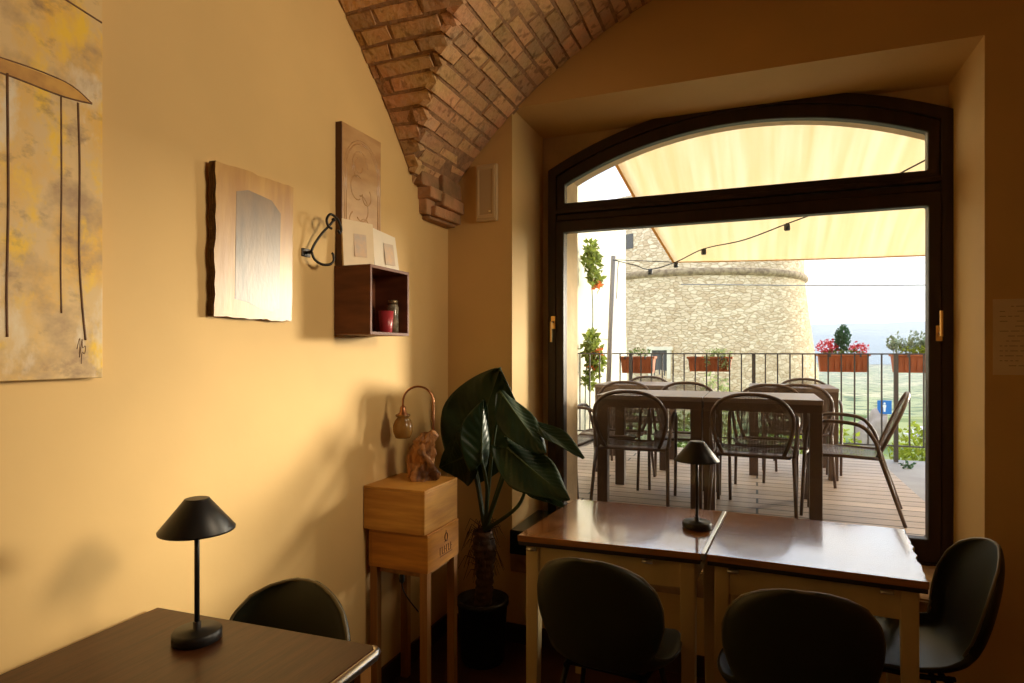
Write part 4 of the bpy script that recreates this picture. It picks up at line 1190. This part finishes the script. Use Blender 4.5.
obj('stems', MB(vo).tube(smooth_path([(-1.76, 6.4, .6), (-1.74, 6.38, 1.3), (-1.70, 6.5, 1.8), (-1.72, 6.45, 2.5)]), .006, 6), 'stem_green', vn)

# round tower
TW = Vector((-2.87, 29.9, 0))
tw = thing('stone_tower', 'round battered tower of pale rubble stone beyond the terrace', 'tower', (TW.x, TW.y, -9))
tb_ = MB((0, 0, -9))
tb_.lathe([(6.75, -9), (5.2, 1.3), (4.80, 4.45), (4.78, 7.9), (.3, 8.0)], seg=96)
obj('masonry', tb_, 'tower_stone', tw)
tb_ = MB((0, 0, -9)); tb_.lathe([(4.80, 4.42), (4.93, 4.50), (4.95, 4.60), (4.90, 4.70), (4.76, 4.72)], seg=96, caps=False); obj('string_course', tb_, 'ledge_stone', tw)
def on_tower(x, rad):
    dx = x - TW.x; return -math.sqrt(rad * rad - dx * dx)
def tower_opening(px_ratio, z, w_, h_, nm, bars):
    # find the point of the tower along a sight direction X/Y
    for yy in [24 + .01 * k for k in range(600)]:
        x = px_ratio * yy
        rad = 5.2 if z < 4 else 4.78
        if (x - TW.x) ** 2 + (yy - TW.y) ** 2 < (rad + (1.3 - z) * .13 * (z < 4)) ** 2: break
    lx_, ly_ = x - TW.x, yy - TW.y; ang = math.atan2(ly_, lx_) + PI / 2
    M = Matrix.Rotation(ang, 4, 'Z')
    def T_(p): q = M @ Vector(p); return (q.x + lx_, q.y + ly_, q.z + z + 9)
    def bx(mb_, a, b): mb_.hexa([T_(p) for p in [(a[0], a[1], a[2]), (b[0], a[1], a[2]), (b[0], b[1], a[2]), (a[0], b[1], a[2]), (a[0], a[1], b[2]), (b[0], a[1], b[2]), (b[0], b[1], b[2]), (a[0], b[1], b[2])]])
    mb_ = MB(); bx(mb_, (-w_ / 2, -.04, -h_ / 2), (w_ / 2, .3, h_ / 2)); o = obj('opening', mb_, 'old_window', tw)
    if bars:
        mb_ = MB()
        bx(mb_, (-w_ / 2 - .14, -.10, -h_ / 2), (-w_ / 2, .2, h_ / 2)); bx(mb_, (w_ / 2, -.10, -h_ / 2), (w_ / 2 + .14, .2, h_ / 2)); bx(mb_, (-w_ / 2 - .2, -.12, h_ / 2), (w_ / 2 + .2, .2, h_ / 2 + .14))
        obj('stone_surround', mb_, 'plaster_out', o)
        mb_ = MB()
        for q in (-.33, 0, .33): bx(mb_, (q * w_ - .02, -.07, -h_ / 2), (q * w_ + .02, -.05, h_ / 2))
        obj('bars', mb_, 'rail_black', o)
tower_opening(-.193, 6.0, .48, .60, 'a', False)
tower_opening(-.1435, .95, .60, 1.1, 'b', True)

# ground beyond the railing
def landf(u, v):
    y = 6.33 * (1 - v) ** 3 + 260 * v ** 3 + 14 * v * (1 - v)
    x = (u - .5) * 2 * (9 + y * 1.3)
    z = .1 - .045 * (y - 6.3) if y < 22 else -.60 - .09 * (y - 22)
    z += .15 * noise.noise(Vector((x * .3, y * .3, 0))) * min(1, (y - 6.3) * .1)
    return (x, y, z)
gl = MB(); gl.grid(landf, 60, 80)
struct(obj('terrace_bank', gl, 'valley_land'))
def valf(u, v):
    y = 180 + 1500 * v; x = (u - .35) * 3200
    return (x, y, -22 - 6 * math.sin(v * 3) + 6 * noise.noise(Vector((x * .006, y * .006, 1))) + 14 * v * v)
gl = MB(); gl.grid(valf, 80, 60)
struct(obj('valley', gl, 'valley_land'))
def ridge(name, dist, hgt, seed, amp):
    m = MB()
    def f(u, v):
        x = (u - .3) * 3600
        top_ = hgt + amp * noise.noise(Vector((x * .0022 + seed, 0, 0))) + amp * .35 * noise.noise(Vector((x * .008 + seed, 3, 0)))
        return (x, dist + 320 * v + 30 * noise.noise(Vector((x * .01, v * 3, seed))), -20 + (top_ + 20) * math.sin(v * PI / 2) + 5 * noise.noise(Vector((x * .02, v * 6, seed))) * math.sin(v * PI))
    m.grid(f, 160, 16); struct(obj(name, m, 'hill_haze_blue'))
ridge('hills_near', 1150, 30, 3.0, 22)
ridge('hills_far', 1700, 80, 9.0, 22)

# summer haze lying over the valley
hz = MB(); hz.hexa([(-260, 60, -70), (37, 60, -70), (860, 1900, -70), (-1500, 1900, -70), (-260, 60, 260), (37, 60, 260), (860, 1900, 260), (-1500, 1900, 260)])
hm_ = bpy.data.materials.new('haze'); hm_.use_nodes = True; hm_.node_tree.nodes.clear()
_vs = hm_.node_tree.nodes.new('ShaderNodeVolumeScatter'); _vs.inputs['Density'].default_value = 0.00055; _vs.inputs['Color'].default_value = (.80, .88, 1, 1); _vs.inputs['Anisotropy'].default_value = .1
_ho = hm_.node_tree.nodes.new('ShaderNodeOutputMaterial'); hm_.node_tree.links.new(_vs.outputs[0], _ho.inputs['Volume']); MATS['haze'] = hm_
struct(obj('valley_haze', hz, 'haze'))

# bushes below the railing
BG = 'yellow-green shrubs behind the railing'
for k, (x, y, z, sx, sz, n_, mt, lab) in enumerate((
        (.62, 6.85, .50, .34, .26, 900, 'leaf_bright', 'yellow-green leafy shrub behind the railing, below the red flower box'),
        (1.48, 6.85, .48, .32, .32, 900, 'leaf_bright', 'yellow-green leafy shrub behind the railing, at the right edge of the glass'),
        (-.42, 6.95, .72, .24, .52, 700, 'leaf_pale', 'pale green climbing shrub behind the railing, below the trailing flower box'),
        (-.85, 7.0, .55, .22, .36, 450, 'leaf_mid', 'green shrub behind the railing, seen through the left hoop-backed chair'),
        (.12, 6.95, .42, .22, .30, 450, 'leaf_mid', 'low green shrub behind the railing, between the terrace tables'),
        (-1.45, 6.95, .62, .20, .42, 450, 'leaf_mid', 'green shrub behind the railing beside the pale wall'))):
    T = thing('shrub', lab, 'shrub', (x, y, z - sz - .2), 0, BG)
    obj('foliage', MB().leafy((0, 0, sz + .2), (sx, .25, sz), n_, .062, seed=40 + k), mt, T)
    obj('stem', MB().tube([(0, 0, -.1), (.02, 0, .3), (0, .02, sz + .2)], .012, 6), 'palm_trunk', T)
wd = tag(obj('weed', MB().leafy((0, 0, .02), (.05, .04, .018), 34, .035, seed=61), 'leaf_conifer', loc=(1.15, 5.9, DZ - .002)), 'small green weed sprouting from the grey terrace paving', 'weed')

# blue sign, car and pale rock down by the road
sg_ = thing('road_sign', 'square blue road sign with a white figure beyond the railing', 'sign', (1.99, 12.0, -.35))
obj('pole', MB().tube([(0, 0, 0), (0, 0, .98)], .018, 8), 'post_grey', sg_)
obj('plate', MB().box((-.105, -.032, .76), (.105, -.020, .99)), 'sign_blue', sg_, bevel=.004)
m = MB(); m.lathe([(.004, -.002), (.016, -.001), (.016, .001)], (0, -.034, .94), seg=12, M=Matrix.Rotation(R(90), 4, 'X'))
m.prism([(-.014, .80), (.014, .80), (.017, .86), (.028, .90), (.018, .92), (-.018, .92), (-.028, .90), (-.017, .86)], 1, -.0335, -.0325); obj('figure', m, 'sign_white', sg_)

ca = thing('parked_car', 'pale lilac car seen between the railing bars at the right', 'car', (3.55, 15.0, -.62))
body = [(-1.0, .08), (-1.02, .20), (-.98, .30), (-.62, .35), (-.38, .50), (.40, .52), (.80, .36), (1.0, .32), (1.02, .10)]
obj('body', MB().prism(body, 1, -.38, .38), 'car_paint', ca, bevel=.05, seg=3)
obj('side_window', MB().prism([(-.54, .36), (-.35, .47), (.36, .485), (.66, .37)], 1, -.386, .386), 'car_glass', ca)
for x in (-.62, .62):
    for y in (-.34, .34): obj('wheel', MB().lathe([(.05, -.05), (.13, -.05), (.14, 0), (.13, .05), (.05, .05)], (x, y, .13), seg=20, M=Matrix.Rotation(R(90), 4, 'X')), 'tyre', ca)
struct(obj('road', MB().grid(lambda u, v: (-6 + 30 * u, 14.1 + 2.2 * v, -.57 + .0 * v), 10, 4), 'asphalt'))
def rock(u, v):
    a = 2 * PI * v; ph = PI * u
    k = 1 + .35 * noise.noise(Vector((math.cos(a) * math.sin(ph) * 2, math.sin(a) * math.sin(ph) * 2, math.cos(ph) * 2)))
    return (.26 * k * math.sin(ph) * math.cos(a) + .08 * math.cos(ph), .25 * k * math.sin(ph) * math.sin(a), .45 + .45 * k * math.cos(ph))
tag(obj('boulder', MB().grid(rock, 20, 24), 'rock_pale', loc=(1.80, 12.0, -.45)), 'tall pale grey rock beyond the railing, left of the blue sign', 'rock')

# overhead wire
tag(obj('overhead_wire', MB().tube(smooth_path([(-2, 18, 3.35), (4, 18, 3.10), (9, 18, 3.18), (16, 18, 3.7)]), .016, 6), 'post_grey', loc=(0, 0, 0)), 'thin dark wire crossing the sky right of the tower', 'wire')
